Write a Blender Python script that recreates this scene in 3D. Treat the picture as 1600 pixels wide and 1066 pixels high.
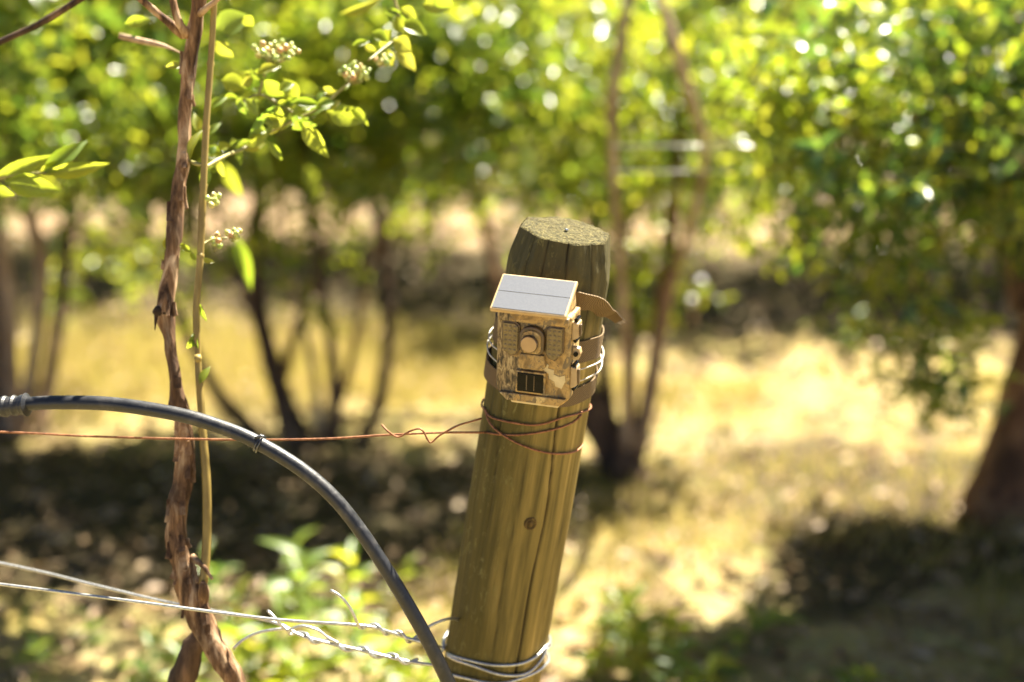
import bpy, bmesh, math, random
import numpy as np
from mathutils import Vector, Matrix, Quaternion, noise as mnoise
random.seed(11)
rng = np.random.default_rng(11)
R = math.radians
for o in list(bpy.data.objects): bpy.data.objects.remove(o)
sc = bpy.context.scene
COL = sc.collection

# ------------------------------------------------------------------ camera
CAM_H, PITCH, FPX = 1.5, R(18.0), 1600 * 50 / 36
cd = bpy.data.cameras.new('camera'); cam = bpy.data.objects.new('camera', cd); COL.objects.link(cam)
cam.location = (0, 0, CAM_H); cam.rotation_euler = (R(90) - PITCH, 0, 0)
cd.lens = 50; cd.sensor_width = 36; cd.clip_end = 800; cd.clip_start = 0.05
cd.dof.use_dof = True; cd.dof.focus_distance = 1.545; cd.dof.aperture_fstop = 1.6
sc.camera = cam
# ------------------------------------------------------------------ light
SUN_EL, SUN_AZ = R(56), R(35)            # azimuth measured from +Y (view direction) towards +X
w = bpy.data.worlds.new('World'); sc.world = w; w.use_nodes = True
nt = w.node_tree; bg = nt.nodes['Background']
sky = nt.nodes.new('ShaderNodeTexSky'); sky.sky_type = 'NISHITA'; sky.sun_disc = False
sky.sun_elevation = SUN_EL; sky.sun_rotation = SUN_AZ; sky.dust_density = 0.3; sky.air_density = 0.3
nt.links.new(sky.outputs[0], bg.inputs[0]); bg.inputs[1].default_value = 0.05
ld = bpy.data.lights.new('sun', 'SUN'); sun = bpy.data.objects.new('sun', ld); COL.objects.link(sun)
ld.energy = 5.0; ld.angle = R(0.53); ld.color = (1.0, 0.92, 0.76)
sdir = Vector((math.sin(SUN_AZ) * math.cos(SUN_EL), math.cos(SUN_AZ) * math.cos(SUN_EL), math.sin(SUN_EL)))
sun.rotation_euler = sdir.to_track_quat('Z', 'Y').to_euler(); sun.location = (3, 6, 8)
sc.view_settings.view_transform = 'Standard'; sc.view_settings.look = 'None'
sc.view_settings.gamma = 1; sc.view_settings.exposure = 2.68
sc.cycles.use_denoising = True
sc.cycles.max_bounces = 8; sc.cycles.diffuse_bounces = 4; sc.cycles.transmission_bounces = 6
sc.cycles.transparent_max_bounces = 6; sc.cycles.sample_clamp_indirect = 8

# ------------------------------------------------------------------ helpers
FWD = Vector((0, math.cos(PITCH), -math.sin(PITCH))); UP = Vector((0, math.sin(PITCH), math.cos(PITCH))); RT = Vector((1, 0, 0))
CP = Vector((0, 0, CAM_H))
def at(u, v, d):
    u, v, d = float(u), float(v), float(d)
    return CP + d * (FWD + RT * ((u - 800) / FPX) + UP * ((533 - v) / FPX))
def gh(x, y):
    return 0.018 * math.sin(1.3 * x + 0.7 * y) * math.cos(0.9 * y - 0.4 * x) + 0.008 * math.sin(4.1 * x + 2.3 * y + 1)
def ground_at(u, v):
    r = FWD + RT * ((u - 800) / FPX) + UP * ((533 - v) / FPX)
    t = -CAM_H / r.z; p = CP + t * r
    p.z = gh(p.x, p.y); return p
def props(o, label=None, cat=None, group=None, kind=None):
    if label: o['label'] = label
    if cat: o['category'] = cat
    if group: o['group'] = group
    if kind: o['kind'] = kind
    return o
def empty(name, loc, label, cat, group=None, rot=None):
    o = bpy.data.objects.new(name, None); COL.objects.link(o); o.location = loc; o.empty_display_size = 0.05
    if rot is not None: o.rotation_euler = rot
    return props(o, label, cat, group)
def link(name, me, mat=None, parent=None, world=False):
    if mat is not None and not me.materials: me.materials.append(mat)
    o = bpy.data.objects.new(name, me); COL.objects.link(o)
    if parent is not None:
        o.parent = parent
        if world:        # mesh is in world coordinates and the parents carry only translations
            off = Vector((0, 0, 0)); p = parent
            while p is not None: off += p.location; p = p.parent
            o.location = -off
    return o
def mesh(name, verts, faces, smooth=True):
    me = bpy.data.meshes.new(name); me.from_pydata([tuple(v) for v in verts], [], faces); me.update()
    if smooth: me.polygons.foreach_set('use_smooth', [True] * len(me.polygons))
    return me
def spline(pts, step=0.02, extra=None):
    """Catmull-Rom through pts (any dimension), resampled about every step metres (first three coordinates)."""
    P = np.array([list(p) for p in pts], float)
    if len(P) == 2: P = np.array([P[0], (P[0] + P[1]) / 2, P[1]])
    A = np.vstack([2 * P[0] - P[1], P, 2 * P[-1] - P[-2]]); out = []
    for i in range(1, len(A) - 2):
        n = max(1, int(np.linalg.norm(A[i + 1, :3] - A[i, :3]) / step))
        for k in range(n):
            t = k / n; a, b, c, d = A[i - 1], A[i], A[i + 1], A[i + 2]
            out.append(0.5 * (2 * b + (c - a) * t + (2 * a - 5 * b + 4 * c - d) * t * t + (3 * b - a - 3 * c + d) * t ** 3))
    out.append(P[-1]); return np.array(out)
def frames(C):
    n = len(C); T = np.gradient(C, axis=0); T /= np.linalg.norm(T, axis=1)[:, None] + 1e-12
    N = np.zeros_like(C); a = np.array([1, 0, 0.0]) if abs(T[0, 0]) < 0.8 else np.array([0, 1.0, 0])
    v = np.cross(T[0], a); N[0] = v / np.linalg.norm(v)
    for i in range(1, n):
        v = N[i - 1] - T[i] * np.dot(N[i - 1], T[i]); N[i] = v / (np.linalg.norm(v) + 1e-12)
    return T, N, np.cross(T, N)
def tube_arrays(C, rad, seg=8, rough=0.0, freq=30.0, ridges=0.0):
    C = np.asarray(C, float)[:, :3]; n = len(C); T, N, B = frames(C); rad = np.broadcast_to(np.asarray(rad, float), (n,))
    V = []; F = []; ph = random.random() * 99
    for i in range(n):
        for k in range(seg):
            a = 2 * math.pi * k / seg; r = rad[i]
            d = N[i] * math.cos(a) + B[i] * math.sin(a)
            if rough:
                p = C[i] + d * r
                r *= 1 + rough * mnoise.noise(Vector((p[0] * freq + ph, p[1] * freq, p[2] * freq * 0.45)))
            if ridges:
                r *= 1 + ridges * mnoise.noise(Vector((math.cos(a) * 3 + ph, math.sin(a) * 3, C[i][2] * 9)))
            V.append(C[i] + d * r)
    for i in range(n - 1):
        for k in range(seg):
            k2 = (k + 1) % seg; F.append((i * seg + k, i * seg + k2, (i + 1) * seg + k2, (i + 1) * seg + k))
    F.append(tuple(range(seg))[::-1]); F.append(tuple((n - 1) * seg + k for k in range(seg)))
    return V, F
def tube(name, pts, rad, mat, parent=None, seg=8, step=0.02, rough=0, freq=30, ridges=0, world=True):
    """pts: (x,y,z) or (x,y,z,r) rows"""
    C = spline(pts, step); r = C[:, 3] if C.shape[1] > 3 else rad
    V, F = tube_arrays(C, r, seg, rough, freq, ridges)
    return link(name, mesh(name, V, F), mat, parent, world)
class Multi:            # several tubes joined into one part
    def __init__(s): s.V = []; s.F = []
    def add(s, V, F):
        b = len(s.V); s.V += list(V); s.F += [tuple(i + b for i in f) for f in F]
    def tube(s, C, rad, seg=5, **k): s.add(*tube_arrays(np.asarray(C), rad, seg, **k))
    def build(s, name, mat, parent=None, world=True, smooth=True): return link(name, mesh(name, s.V, s.F, smooth), mat, parent, world)
def prism(poly, y0, y1, bevel=0.0, seg=2):
    """polygon in x,z pulled from y0 (front) to y1"""
    bm = bmesh.new(); a = [bm.verts.new((x, y0, z)) for x, z in poly]; b = [bm.verts.new((x, y1, z)) for x, z in poly]
    bm.faces.new(a); bm.faces.new(b[::-1]); n = len(poly)
    for i in range(n): bm.faces.new((a[i], b[i], b[(i + 1) % n], a[(i + 1) % n]))
    bmesh.ops.recalc_face_normals(bm, faces=bm.faces)
    if bevel: bmesh.ops.bevel(bm, geom=list(bm.edges), offset=bevel, segments=seg, affect='EDGES', profile=0.6)
    return bm
def bm_link(name, bm, mat, parent, smooth=False):
    me = bpy.data.meshes.new(name); bm.to_mesh(me); bm.free()
    if smooth: me.polygons.foreach_set('use_smooth', [True] * len(me.polygons))
    return link(name, me, mat, parent)

# ------------------------------------------------------------------ materials
def newmat(name):
    m = bpy.data.materials.new(name); m.use_nodes = True; t = m.node_tree; t.nodes.clear()
    out = t.nodes.new('ShaderNodeOutputMaterial'); return m, t, out
class G:   # tiny node helper
    def __init__(s, name): s.m, s.t, s.out = newmat(name)
    def n(s, typ, ins=None, **attrs):
        nd = s.t.nodes.new('ShaderNode' + typ)
        for k, v in attrs.items(): setattr(nd, k, v)
        for k, v in (ins or {}).items():
            sock = nd.inputs[k]
            if hasattr(v, 'is_linked') or isinstance(v, bpy.types.NodeSocket): s.t.links.new(v, sock)
            else: sock.default_value = v
        return nd
    def coord(s, scale=(1, 1, 1), which='Object'):
        c = s.n('TexCoord'); return s.n('Mapping', {'Vector': c.outputs[which], 'Scale': scale}).outputs[0]
    def noise(s, vec, scale, detail=4, rough=0.55, dist=0.0):
        return s.n('TexNoise', {'Vector': vec, 'Scale': scale, 'Detail': detail, 'Roughness': rough, 'Distortion': dist}).outputs[0]
    def ramp(s, fac, stops, interp='LINEAR'):
        r = s.n('ValToRGB', {'Fac': fac}); r.color_ramp.interpolation = interp; e = r.color_ramp.elements
        while len(e) < len(stops): e.new(0.5)
        for el, (p, c) in zip(e, stops): el.position = p; el.color = (*c, 1) if len(c) == 3 else c
        return r.outputs[0]
    def mix(s, fac, a, b, mode='MIX'):
        nd = s.n('Mix', data_type='RGBA', blend_type=mode)
        for i, v in ((0, fac), (6, a), (7, b)):
            if isinstance(v, bpy.types.NodeSocket): s.t.links.new(v, nd.inputs[i])
            else: nd.inputs[i].default_value = v if i == 0 else ((*v, 1) if len(v) == 3 else v)
        return nd.outputs[2]
    def math(s, op, a, b=0.0):
        return s.n('Math', {0: a, 1: b}, operation=op).outputs[0]
    def bump(s, h, strength=0.3, dist=0.01):
        return s.n('Bump', {'Height': h, 'Strength': strength, 'Distance': dist}).outputs[0]
    def pbr(s, col, rough=0.6, spec=0.5, metal=0.0, normal=None, **k):
        ins = {'Base Color': col if isinstance(col, bpy.types.NodeSocket) else (*col, 1), 'Roughness': rough, 'Metallic': metal, 'Specular IOR Level': spec}
        if normal is not None: ins['Normal'] = normal
        ins.update(k)
        return s.n('BsdfPrincipled', ins).outputs[0]
    def done(s, sh): s.t.links.new(sh, s.out.inputs[0]); return s.m
def simple(name, c1, c2, scale=40, rough=0.6, metal=0, bump=0.2, spec=0.5, stretch=(1, 1, 1)):
    g = G(name); v = g.coord(stretch); f = g.noise(v, scale, 5)
    return g.done(g.pbr(g.ramp(f, [(0.35, c1), (0.65, c2)]), rough, spec, metal, g.bump(f, bump, 0.002)))
def leafmat(name, stops, tstops, trans=0.5, rough=0.35, spec=0.5, veins=False):
    g = G(name); geo = g.n('NewGeometry'); oi = g.n('ObjectInfo')
    r = g.math('FRACT', g.math('ADD', geo.outputs['Random Per Island'], oi.outputs['Random']))
    v = g.coord((1, 1, 1)); nz = g.noise(v, 60, 3)
    c = g.mix(g.math('MULTIPLY', nz, 0.35), g.ramp(r, stops), (0.03, 0.06, 0.012), 'MIX')
    b = g.n('BsdfPrincipled', {'Base Color': c, 'Roughness': rough, 'Specular IOR Level': spec, 'Normal': g.bump(nz, 0.12, 0.003)}).outputs[0]
    tc = g.ramp(r, tstops)
    if veins:
        xyz = g.n('SeparateXYZ', {0: g.n('TexCoord').outputs['Object']}).outputs; ay = g.math('ABSOLUTE', xyz[1])
        side = g.math('SINE', g.math('SUBTRACT', g.math('MULTIPLY', xyz[0], 42), g.math('MULTIPLY', ay, 26)))
        vn = g.math('MAXIMUM', g.ramp(ay, [(0.0, (1, 1, 1)), (0.035, (0, 0, 0))]), g.math('MULTIPLY', g.ramp(side, [(0.86, (0, 0, 0)), (1.0, (1, 1, 1))]), 0.45))
        spot = g.ramp(g.noise(g.coord(), 9, 4), [(0.62, (0, 0, 0)), (0.72, (1, 1, 1))])
        tc = g.mix(g.math('MULTIPLY', vn, 0.6), tc, (0.22, 0.26, 0.03)); tc = g.mix(g.math('MULTIPLY', spot, 0.6), tc, (0.34, 0.26, 0.04))
    tr = g.n('BsdfTranslucent', {'Color': tc}).outputs[0]
    return g.done(g.n('MixShader', {0: trans, 1: b, 2: tr}).outputs[0])
GREEN = leafmat('leaf_bush', [(0.0, (0.035, 0.085, 0.022)), (0.5, (0.06, 0.12, 0.025)), (1.0, (0.10, 0.15, 0.025))],
                [(0.0, (0.11, 0.21, 0.02)), (0.5, (0.32, 0.42, 0.03)), (1.0, (0.62, 0.62, 0.04))], 0.5, 0.28, 0.8)
DEEP = leafmat('leaf_deep', [(0.0, (0.03, 0.075, 0.028)), (0.6, (0.05, 0.11, 0.03)), (1.0, (0.09, 0.14, 0.025))],
               [(0.0, (0.09, 0.19, 0.025)), (0.6, (0.24, 0.36, 0.03)), (1.0, (0.58, 0.60, 0.04))], 0.45, 0.26, 0.8)
LIME = leafmat('leaf_lime', [(0.0, (0.08, 0.15, 0.02)), (1.0, (0.16, 0.2, 0.025))],
               [(0.0, (0.34, 0.46, 0.025)), (0.7, (0.56, 0.60, 0.03)), (1.0, (0.66, 0.60, 0.05))], 0.5, 0.35, 0.5)
WEED = leafmat('leaf_weed', [(0.0, (0.07, 0.15, 0.03)), (1.0, (0.14, 0.20, 0.04))],
               [(0.0, (0.28, 0.44, 0.04)), (1.0, (0.52, 0.60, 0.05))], 0.45, 0.38, 0.5)
LIME_N = leafmat('leaf_lime_near', [(0.0, (0.08, 0.15, 0.02)), (1.0, (0.16, 0.2, 0.025))],
                 [(0.0, (0.34, 0.46, 0.03)), (0.7, (0.54, 0.58, 0.04)), (1.0, (0.62, 0.58, 0.06))], 0.5, 0.35, 0.5, True)
WEED_N = leafmat('leaf_weed_near', [(0.0, (0.07, 0.15, 0.03)), (1.0, (0.14, 0.20, 0.04))],
                 [(0.0, (0.28, 0.44, 0.04)), (1.0, (0.50, 0.58, 0.05))], 0.45, 0.38, 0.5, True)
GRASS = leafmat('grass_blade', [(0.0, (0.18, 0.18, 0.035)), (0.4, (0.34, 0.27, 0.09)), (1.0, (0.46, 0.36, 0.18))],
                [(0.0, (0.42, 0.40, 0.05)), (0.4, (0.56, 0.45, 0.12)), (1.0, (0.60, 0.46, 0.18))], 0.4, 0.6, 0.2)
LITTER = leafmat('dry_leaf', [(0.0, (0.16, 0.09, 0.045)), (0.4, (0.32, 0.20, 0.11)), (0.75, (0.46, 0.31, 0.19)), (1.0, (0.50, 0.38, 0.25))],
                 [(0.0, (0.25, 0.14, 0.05)), (1.0, (0.45, 0.30, 0.12))], 0.15, 0.55, 0.35)
def barkmat(name, dark, mid, light, scale=30):
    g = G(name); v = g.coord((1, 1, 0.16)); f = g.noise(v, scale, 8, 0.65, 0.4); f2 = g.noise(g.coord((1, 1, 0.5)), scale * 0.3, 3)
    c = g.ramp(f, [(0.36, dark), (0.5, mid), (0.62, light)])
    c = g.mix(g.ramp(f2, [(0.45, (0, 0, 0)), (0.7, (1, 1, 1))]), c, dark)
    return g.done(g.pbr(c, 0.85, 0.25, 0, g.bump(f, 0.9, 0.004)))
BARK_VINE = barkmat('bark_vine', (0.045, 0.024, 0.013), (0.25, 0.14, 0.07), (0.54, 0.38, 0.23), 70)
BARK_DARK = barkmat('bark_dark', (0.028, 0.017, 0.011), (0.085, 0.05, 0.03), (0.2, 0.12, 0.07), 30)
BARK_RED = barkmat('bark_red', (0.05, 0.025, 0.012), (0.17, 0.08, 0.035), (0.30, 0.17, 0.08), 30)
BARK_PALE = barkmat('bark_pale', (0.22, 0.14, 0.08), (0.38, 0.26, 0.16), (0.5, 0.38, 0.26), 40)
CANE = simple('cane_skin', (0.16, 0.11, 0.025), (0.30, 0.22, 0.06), 50, 0.5, 0, 0.3, 0.4, (1, 1, 0.2))
TWIG = simple('twig_green', (0.16, 0.16, 0.04), (0.30, 0.26, 0.08), 80, 0.5)
STEM = simple('weed_stem', (0.10, 0.16, 0.03), (0.2, 0.24, 0.06), 60, 0.5)
GALV = simple('galvanised_steel', (0.36, 0.36, 0.35), (0.56, 0.56, 0.54), 300, 0.34, 0.85, 0.15)
RUST = simple('rusty_steel', (0.16, 0.06, 0.025), (0.34, 0.15, 0.07), 250, 0.6, 0.35, 0.5)
def hosemat():
    g = G('polythene_pipe'); v = g.coord((1, 1, 1)); f = g.noise(v, 90, 6, 0.7); s = g.noise(g.coord((3, 3, 3)), 14, 5)
    c = g.ramp(f, [(0.3, (0.007, 0.008, 0.010)), (0.6, (0.016, 0.017, 0.020)), (0.76, (0.06, 0.058, 0.058))])
    c = g.mix(g.ramp(s, [(0.54, (0, 0, 0)), (0.70, (0.4, 0.4, 0.4))]), c, (0.10, 0.09, 0.08))
    return g.done(g.pbr(c, g.ramp(f, [(0.3, (0.36,) * 3), (0.8, (0.62,) * 3)]), 0.5, 0, g.bump(f, 0.5, 0.0012)))
HOSE = hosemat()
def postmat():
    g = G('treated_pine'); v = g.coord((1, 1, 0.045)); v1 = g.coord((1, 1, 0.18)); v0 = g.coord((1, 1, 1))
    f = g.noise(v, 85, 8, 0.6, 0.25); big = g.noise(v1, 17, 5, 0.65, 0.5); spk = g.noise(v0, 190, 4, 0.7)
    c = g.ramp(f, [(0.28, (0.06, 0.045, 0.013)), (0.46, (0.175, 0.13, 0.034)), (0.60, (0.28, 0.20, 0.055)), (0.78, (0.46, 0.33, 0.11))])
    # green algae streaks, with the post's shaded left side also darkened into the colour
    sx = g.n('SeparateXYZ', {0: g.n('TexCoord').outputs['Object']}).outputs
    side = g.math('ADD', g.math('MULTIPLY', sx[0], -8.5), g.math('MULTIPLY', big, 1.35))
    alg_shade = g.ramp(side, [(0.44, (0, 0, 0)), (0.95, (1, 1, 1))])
    c = g.mix(g.math('MULTIPLY', alg_shade, 0.9), c, g.mix(f, (0.028, 0.025, 0.007), (0.115, 0.092, 0.018)))
    # weathered dark crown of the post
    wet = g.ramp(g.math('ADD', sx[2], g.math('MULTIPLY', big, 0.16)), [(0.0, (0, 0, 0)), (1.0, (1, 1, 1))])
    top = g.n('MapRange', {'Value': g.math('ADD', sx[2], g.math('MULTIPLY', big, 0.12)), 'From Min': 1.085, 'From Max': 1.15}).outputs[0]
    c = g.mix(g.math('MULTIPLY', top, 0.85), c, g.mix(f, (0.018, 0.018, 0.008), (0.095, 0.086, 0.036)))
    lich = g.ramp(g.noise(g.coord((1, 1, 0.45)), 120, 5, 0.7, 0.6), [(0.56, (0, 0, 0)), (0.66, (1, 1, 1))])
    c = g.mix(g.math('MULTIPLY', lich, g.math('MULTIPLY', alg_shade, 0.55)), c, (0.20, 0.18, 0.06))
    c = g.mix(g.math('MULTIPLY', g.n('Attribute', attribute_name='crack_shade').outputs['Fac'], 0.85), c, (0.022, 0.014, 0.006))  # shade inside the cracks painted into the wood colour
    h = g.math('ADD', f, g.math('MULTIPLY', spk, 0.3))
    return g.done(g.pbr(c, 0.72, 0.22, 0, g.bump(h, 0.55, 0.003)))
POST = postmat()
def endgrain():
    g = G('end_grain'); v = g.coord((1, 1, 1)); f = g.noise(v, 260, 6, 0.75); b = g.noise(v, 45, 4, 0.6)
    wv = g.n('TexWave', {'Vector': v, 'Scale': 55.0, 'Distortion': 7.0, 'Detail': 3.0, 'Detail Scale': 2.0}, wave_type='RINGS', rings_direction='Z').outputs[1]
    c = g.ramp(f, [(0.40, (0.016, 0.014, 0.006)), (0.52, (0.07, 0.058, 0.022)), (0.66, (0.20, 0.165, 0.065))])
    c = g.mix(g.math('MULTIPLY', wv, 0.2), c, (0.12, 0.09, 0.035)); c = g.mix(g.math('MULTIPLY', b, 0.4), c, (0.09, 0.085, 0.022))
    return g.done(g.pbr(c, 0.85, 0.2, 0, g.bump(g.math('ADD', f, g.math('MULTIPLY', wv, 0.25)), 0.9, 0.004)))
ENDG = endgrain()
def camo(name, barky):
    g = G(name); v = g.coord((1, 1, 1)); vb = g.coord((1.0, 1.0, 0.35))
    big = g.noise(v, 38, 3, 0.5, 1.2); mid = g.noise(g.coord((1, 1, 0.6)), 95, 4, 0.55, 1.5); fine = g.noise(vb, 240, 6, 0.7, 0.8)
    c = g.ramp(big, [(0.36, (0.20, 0.12, 0.038)), (0.46, (0.43, 0.27, 0.088)), (0.54, (0.29, 0.185, 0.065)), (0.66, (0.56, 0.40, 0.165))])
    c = g.mix(g.ramp(mid, [(0.555, (0, 0, 0)), (0.57, (1, 1, 1))]), c, g.mix(fine, (0.05, 0.035, 0.02), (0.28, 0.20, 0.10)))
    c = g.mix(g.ramp(g.math('ABSOLUTE', g.math('SUBTRACT', mid, 0.47)), [(0.0, (0.85,) * 3), (0.012, (0, 0, 0))]), c, (0.07, 0.045, 0.02))
    wb = g.ramp(fine, [(0.40, (0.03, 0.022, 0.012)), (0.5, (0.20, 0.135, 0.06)), (0.62, (0.42, 0.32, 0.16))])
    px_ = g.n('SeparateXYZ', {0: g.n('TexCoord').outputs['Object']}).outputs[0]
    m = g.math('ADD', g.math('MULTIPLY', px_, -22), g.math('MULTIPLY', g.math('SUBTRACT', big, 0.5), 2.0))
    fac = g.ramp(m, [(0.30, (0, 0, 0)), (0.36, (1, 1, 1))]) if barky else 0.12
    c = g.mix(fac, c, wb)
    return g.done(g.pbr(c, 0.5, 0.4, 0, g.bump(fine, 0.08, 0.001)))
CAMO = camo('camo_bark', True); CAMO2 = camo('camo_plain', False)
TANP = simple('tan_plastic', (0.36, 0.24, 0.11), (0.44, 0.31, 0.15), 90, 0.45, 0, 0.05)
SMOKE = simple('led_window', (0.12, 0.085, 0.035), (0.18, 0.125, 0.05), 160, 0.25, 0, 0.2)
DARKP = simple('dark_plastic', (0.003, 0.0025, 0.002), (0.007, 0.006, 0.005), 90, 0.12, 0, 0.02, 0.12)
BROWNP = simple('brown_plastic', (0.065, 0.038, 0.016), (0.12, 0.072, 0.03), 90, 0.4, 0, 0.05)
LEAFPRINT = simple('leaf_print', (0.52, 0.40, 0.20), (0.62, 0.50, 0.27), 90, 0.5, 0, 0.0)
LENS = simple('lens_cover', (0.36, 0.225, 0.10), (0.42, 0.27, 0.125), 60, 0.3, 0, 0.02)
STEEL = simple('bright_steel', (0.5, 0.5, 0.5), (0.7, 0.7, 0.7), 200, 0.2, 1.0, 0.05)
def solar():
    g = G('solar_cell'); v = g.coord((1, 1, 1))
    ck = g.n('TexBrick', {'Vector': v, 'Scale': 420.0, 'Mortar Size': 0.09, 'Color1': (0.034, 0.038, 0.05, 1), 'Color2': (0.12, 0.125, 0.15, 1), 'Mortar': (0.125, 0.132, 0.145, 1)}).outputs[0]
    f = g.noise(v, 900, 2)
    c = g.mix(0.35, ck, g.ramp(f, [(0.35, (0.06, 0.065, 0.085)), (0.65, (0.12, 0.125, 0.138))]))
    return g.done(g.pbr(c, 0.33, 0.6, 0.0, g.bump(f, 0.12, 0.0006), **{'Coat Weight': 0.12, 'Coat Roughness': 0.15}))
SOLAR = solar()
def webmat():
    g = G('webbing'); v = g.coord((1, 1, 1), 'UV')
    wv = g.n('TexWave', {'Vector': v, 'Scale': 1.0, 'Distortion': 0.4}, wave_type='BANDS', bands_direction='DIAGONAL').outputs[1]
    f = g.noise(g.coord(), 300, 4)
    c = g.mix(wv, (0.07, 0.046, 0.022), (0.22, 0.15, 0.078)); c = g.mix(g.math('MULTIPLY', f, 0.3), c, (0.15, 0.115, 0.07))
    return g.done(g.pbr(c, 0.8, 0.2, 0, g.bump(wv, 0.5, 0.001)))
WEB = webmat()
def groundmat():
    g = G('orchard_floor'); c0 = g.n('TexCoord').outputs['Object']; v = c0
    big = g.noise(v, 0.9, 4, 0.6); mid = g.noise(v, 5, 5, 0.65); fine = g.noise(v, 38, 6, 0.7); chip = g.n('TexVoronoi', {'Vector': v, 'Scale': 26.0}).outputs[1]
    straw = g.ramp(fine, [(0.3, (0.19, 0.14, 0.055)), (0.48, (0.33, 0.265, 0.115)), (0.7, (0.44, 0.365, 0.19))])
    y = g.n('SeparateXYZ', {0: c0}).outputs[1]
    # mossy turf lane between two planting rows
    lane = g.ramp(g.math('ADD', g.math('MULTIPLY', g.math('ABSOLUTE', g.math('SUBTRACT', y, 4.38)), 1.0), g.math('MULTIPLY', g.math('SUBTRACT', mid, 0.5), 1.4)), [(0.30, (1, 1, 1)), (0.62, (0, 0, 0))])
    moss = g.ramp(fine, [(0.3, (0.16, 0.13, 0.025)), (0.55, (0.36, 0.28, 0.075)), (0.75, (0.48, 0.38, 0.15))])
    near = g.math('MULTIPLY', g.ramp(big, [(0.47, (0, 0, 0)), (0.60, (1, 1, 1))]), 0.7)
    c = g.mix(g.math('MAXIMUM', g.math('MULTIPLY', lane, 0.45), near), straw, moss)
    soil = g.ramp(mid, [(0.42, (1, 1, 1)), (0.52, (0, 0, 0))])
    c = g.mix(g.math('MULTIPLY', soil, 0.6), c, g.mix(fine, (0.05, 0.033, 0.02), (0.15, 0.10, 0.06)))
    c = g.mix(g.n('MapRange', {'Value': y, 'From Min': 5.7, 'From Max': 6.1}).outputs[0], c, g.mix(fine, (0.16, 0.10, 0.055), (0.44, 0.32, 0.20)))   # drier leaf-strewn lane farther back
    # dark strips painting the rows' cast shade into the ground colour
    shade_strip = None
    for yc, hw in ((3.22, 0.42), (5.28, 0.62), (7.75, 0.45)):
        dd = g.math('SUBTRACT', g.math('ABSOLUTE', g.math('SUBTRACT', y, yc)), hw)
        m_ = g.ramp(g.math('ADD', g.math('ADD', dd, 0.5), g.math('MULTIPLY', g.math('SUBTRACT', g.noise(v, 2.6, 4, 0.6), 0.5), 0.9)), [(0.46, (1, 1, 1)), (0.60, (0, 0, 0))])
        shade_strip = m_ if shade_strip is None else g.math('MAXIMUM', shade_strip, m_)
    gap = g.ramp(g.math('ADD', g.math('ABSOLUTE', g.math('SUBTRACT', g.n('SeparateXYZ', {0: c0}).outputs[0], 0.36)), g.math('ABSOLUTE', g.math('MULTIPLY', g.math('SUBTRACT', y, 2.9), 0.25))), [(0.16, (0.15,) * 3), (0.42, (1, 1, 1))])   # thinner painted shade where the ground lies in sun
    c = g.mix(g.math('MULTIPLY', g.math('MULTIPLY', shade_strip, gap), 0.9), c, g.mix(fine, (0.018, 0.014, 0.008), (0.065, 0.048, 0.026)))
    c = g.mix(0.07, c, chip, 'OVERLAY')
    return g.done(g.pbr(c, 0.9, 0.15, 0, g.bump(g.math('ADD', fine, mid), 0.7, 0.03)))
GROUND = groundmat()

# ------------------------------------------------------------------ ground
def build_ground():
    a = np.linspace(-1, 1, 181); xs = 6 * a + 194 * np.sign(a) * np.abs(a) ** 9
    b = np.linspace(-1, 1, 201); ys = 4.5 + 8 * b + 192 * np.sign(b) * np.abs(b) ** 9
    V = [(x, y, gh(x, y) + 0.012 * mnoise.noise(Vector((x * 6, y * 6, 3))) * (1 if abs(x) < 8 and abs(y) < 14 else 0)) for y in ys for x in xs]
    n = len(xs); F = [(j * n + i, j * n + i + 1, (j + 1) * n + i + 1, (j + 1) * n + i) for j in range(len(ys) - 1) for i in range(n - 1)]
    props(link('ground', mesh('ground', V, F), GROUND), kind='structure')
build_ground()

# ------------------------------------------------------------------ leaves
# template: folded, drooping lance leaf along +X, unit length / unit width
def leaf_template(st):
    V = []; F = []
    for (t, wd) in st:
        dz = -0.28 * t * t
        V += [(t, -wd / 2, dz + 0.16 * wd), (t, 0, dz), (t, wd / 2, dz + 0.16 * wd)]
    for i in range(len(st) - 1):
        a = 3 * i; F += [(a, a + 3, a + 4, a + 1), (a + 1, a + 4, a + 5, a + 2)]
    return np.array(V), F
TPL_LO = leaf_template([(0, 0.08), (0.3, 0.85), (0.65, 0.8), (1, 0.03)])
TPL_HI = leaf_template([(0, 0.05), (0.08, 0.22), (0.2, 0.66), (0.35, 0.95), (0.5, 1.0), (0.66, 0.86), (0.8, 0.58), (0.92, 0.26), (1, 0.02)])
def leaf_frame(d, nrm):
    x = np.asarray(d, float); x = x / np.linalg.norm(x); z = np.asarray(nrm, float); z = z - x * np.dot(z, x)
    l = np.linalg.norm(z)
    if l < 1e-6: z = np.array([0, 0, 1.0]) if abs(x[2]) < 0.9 else np.array([1.0, 0, 0]); z = z - x * np.dot(z, x); l = np.linalg.norm(z)
    z = z / l; return x, np.cross(z, x), z
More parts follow.
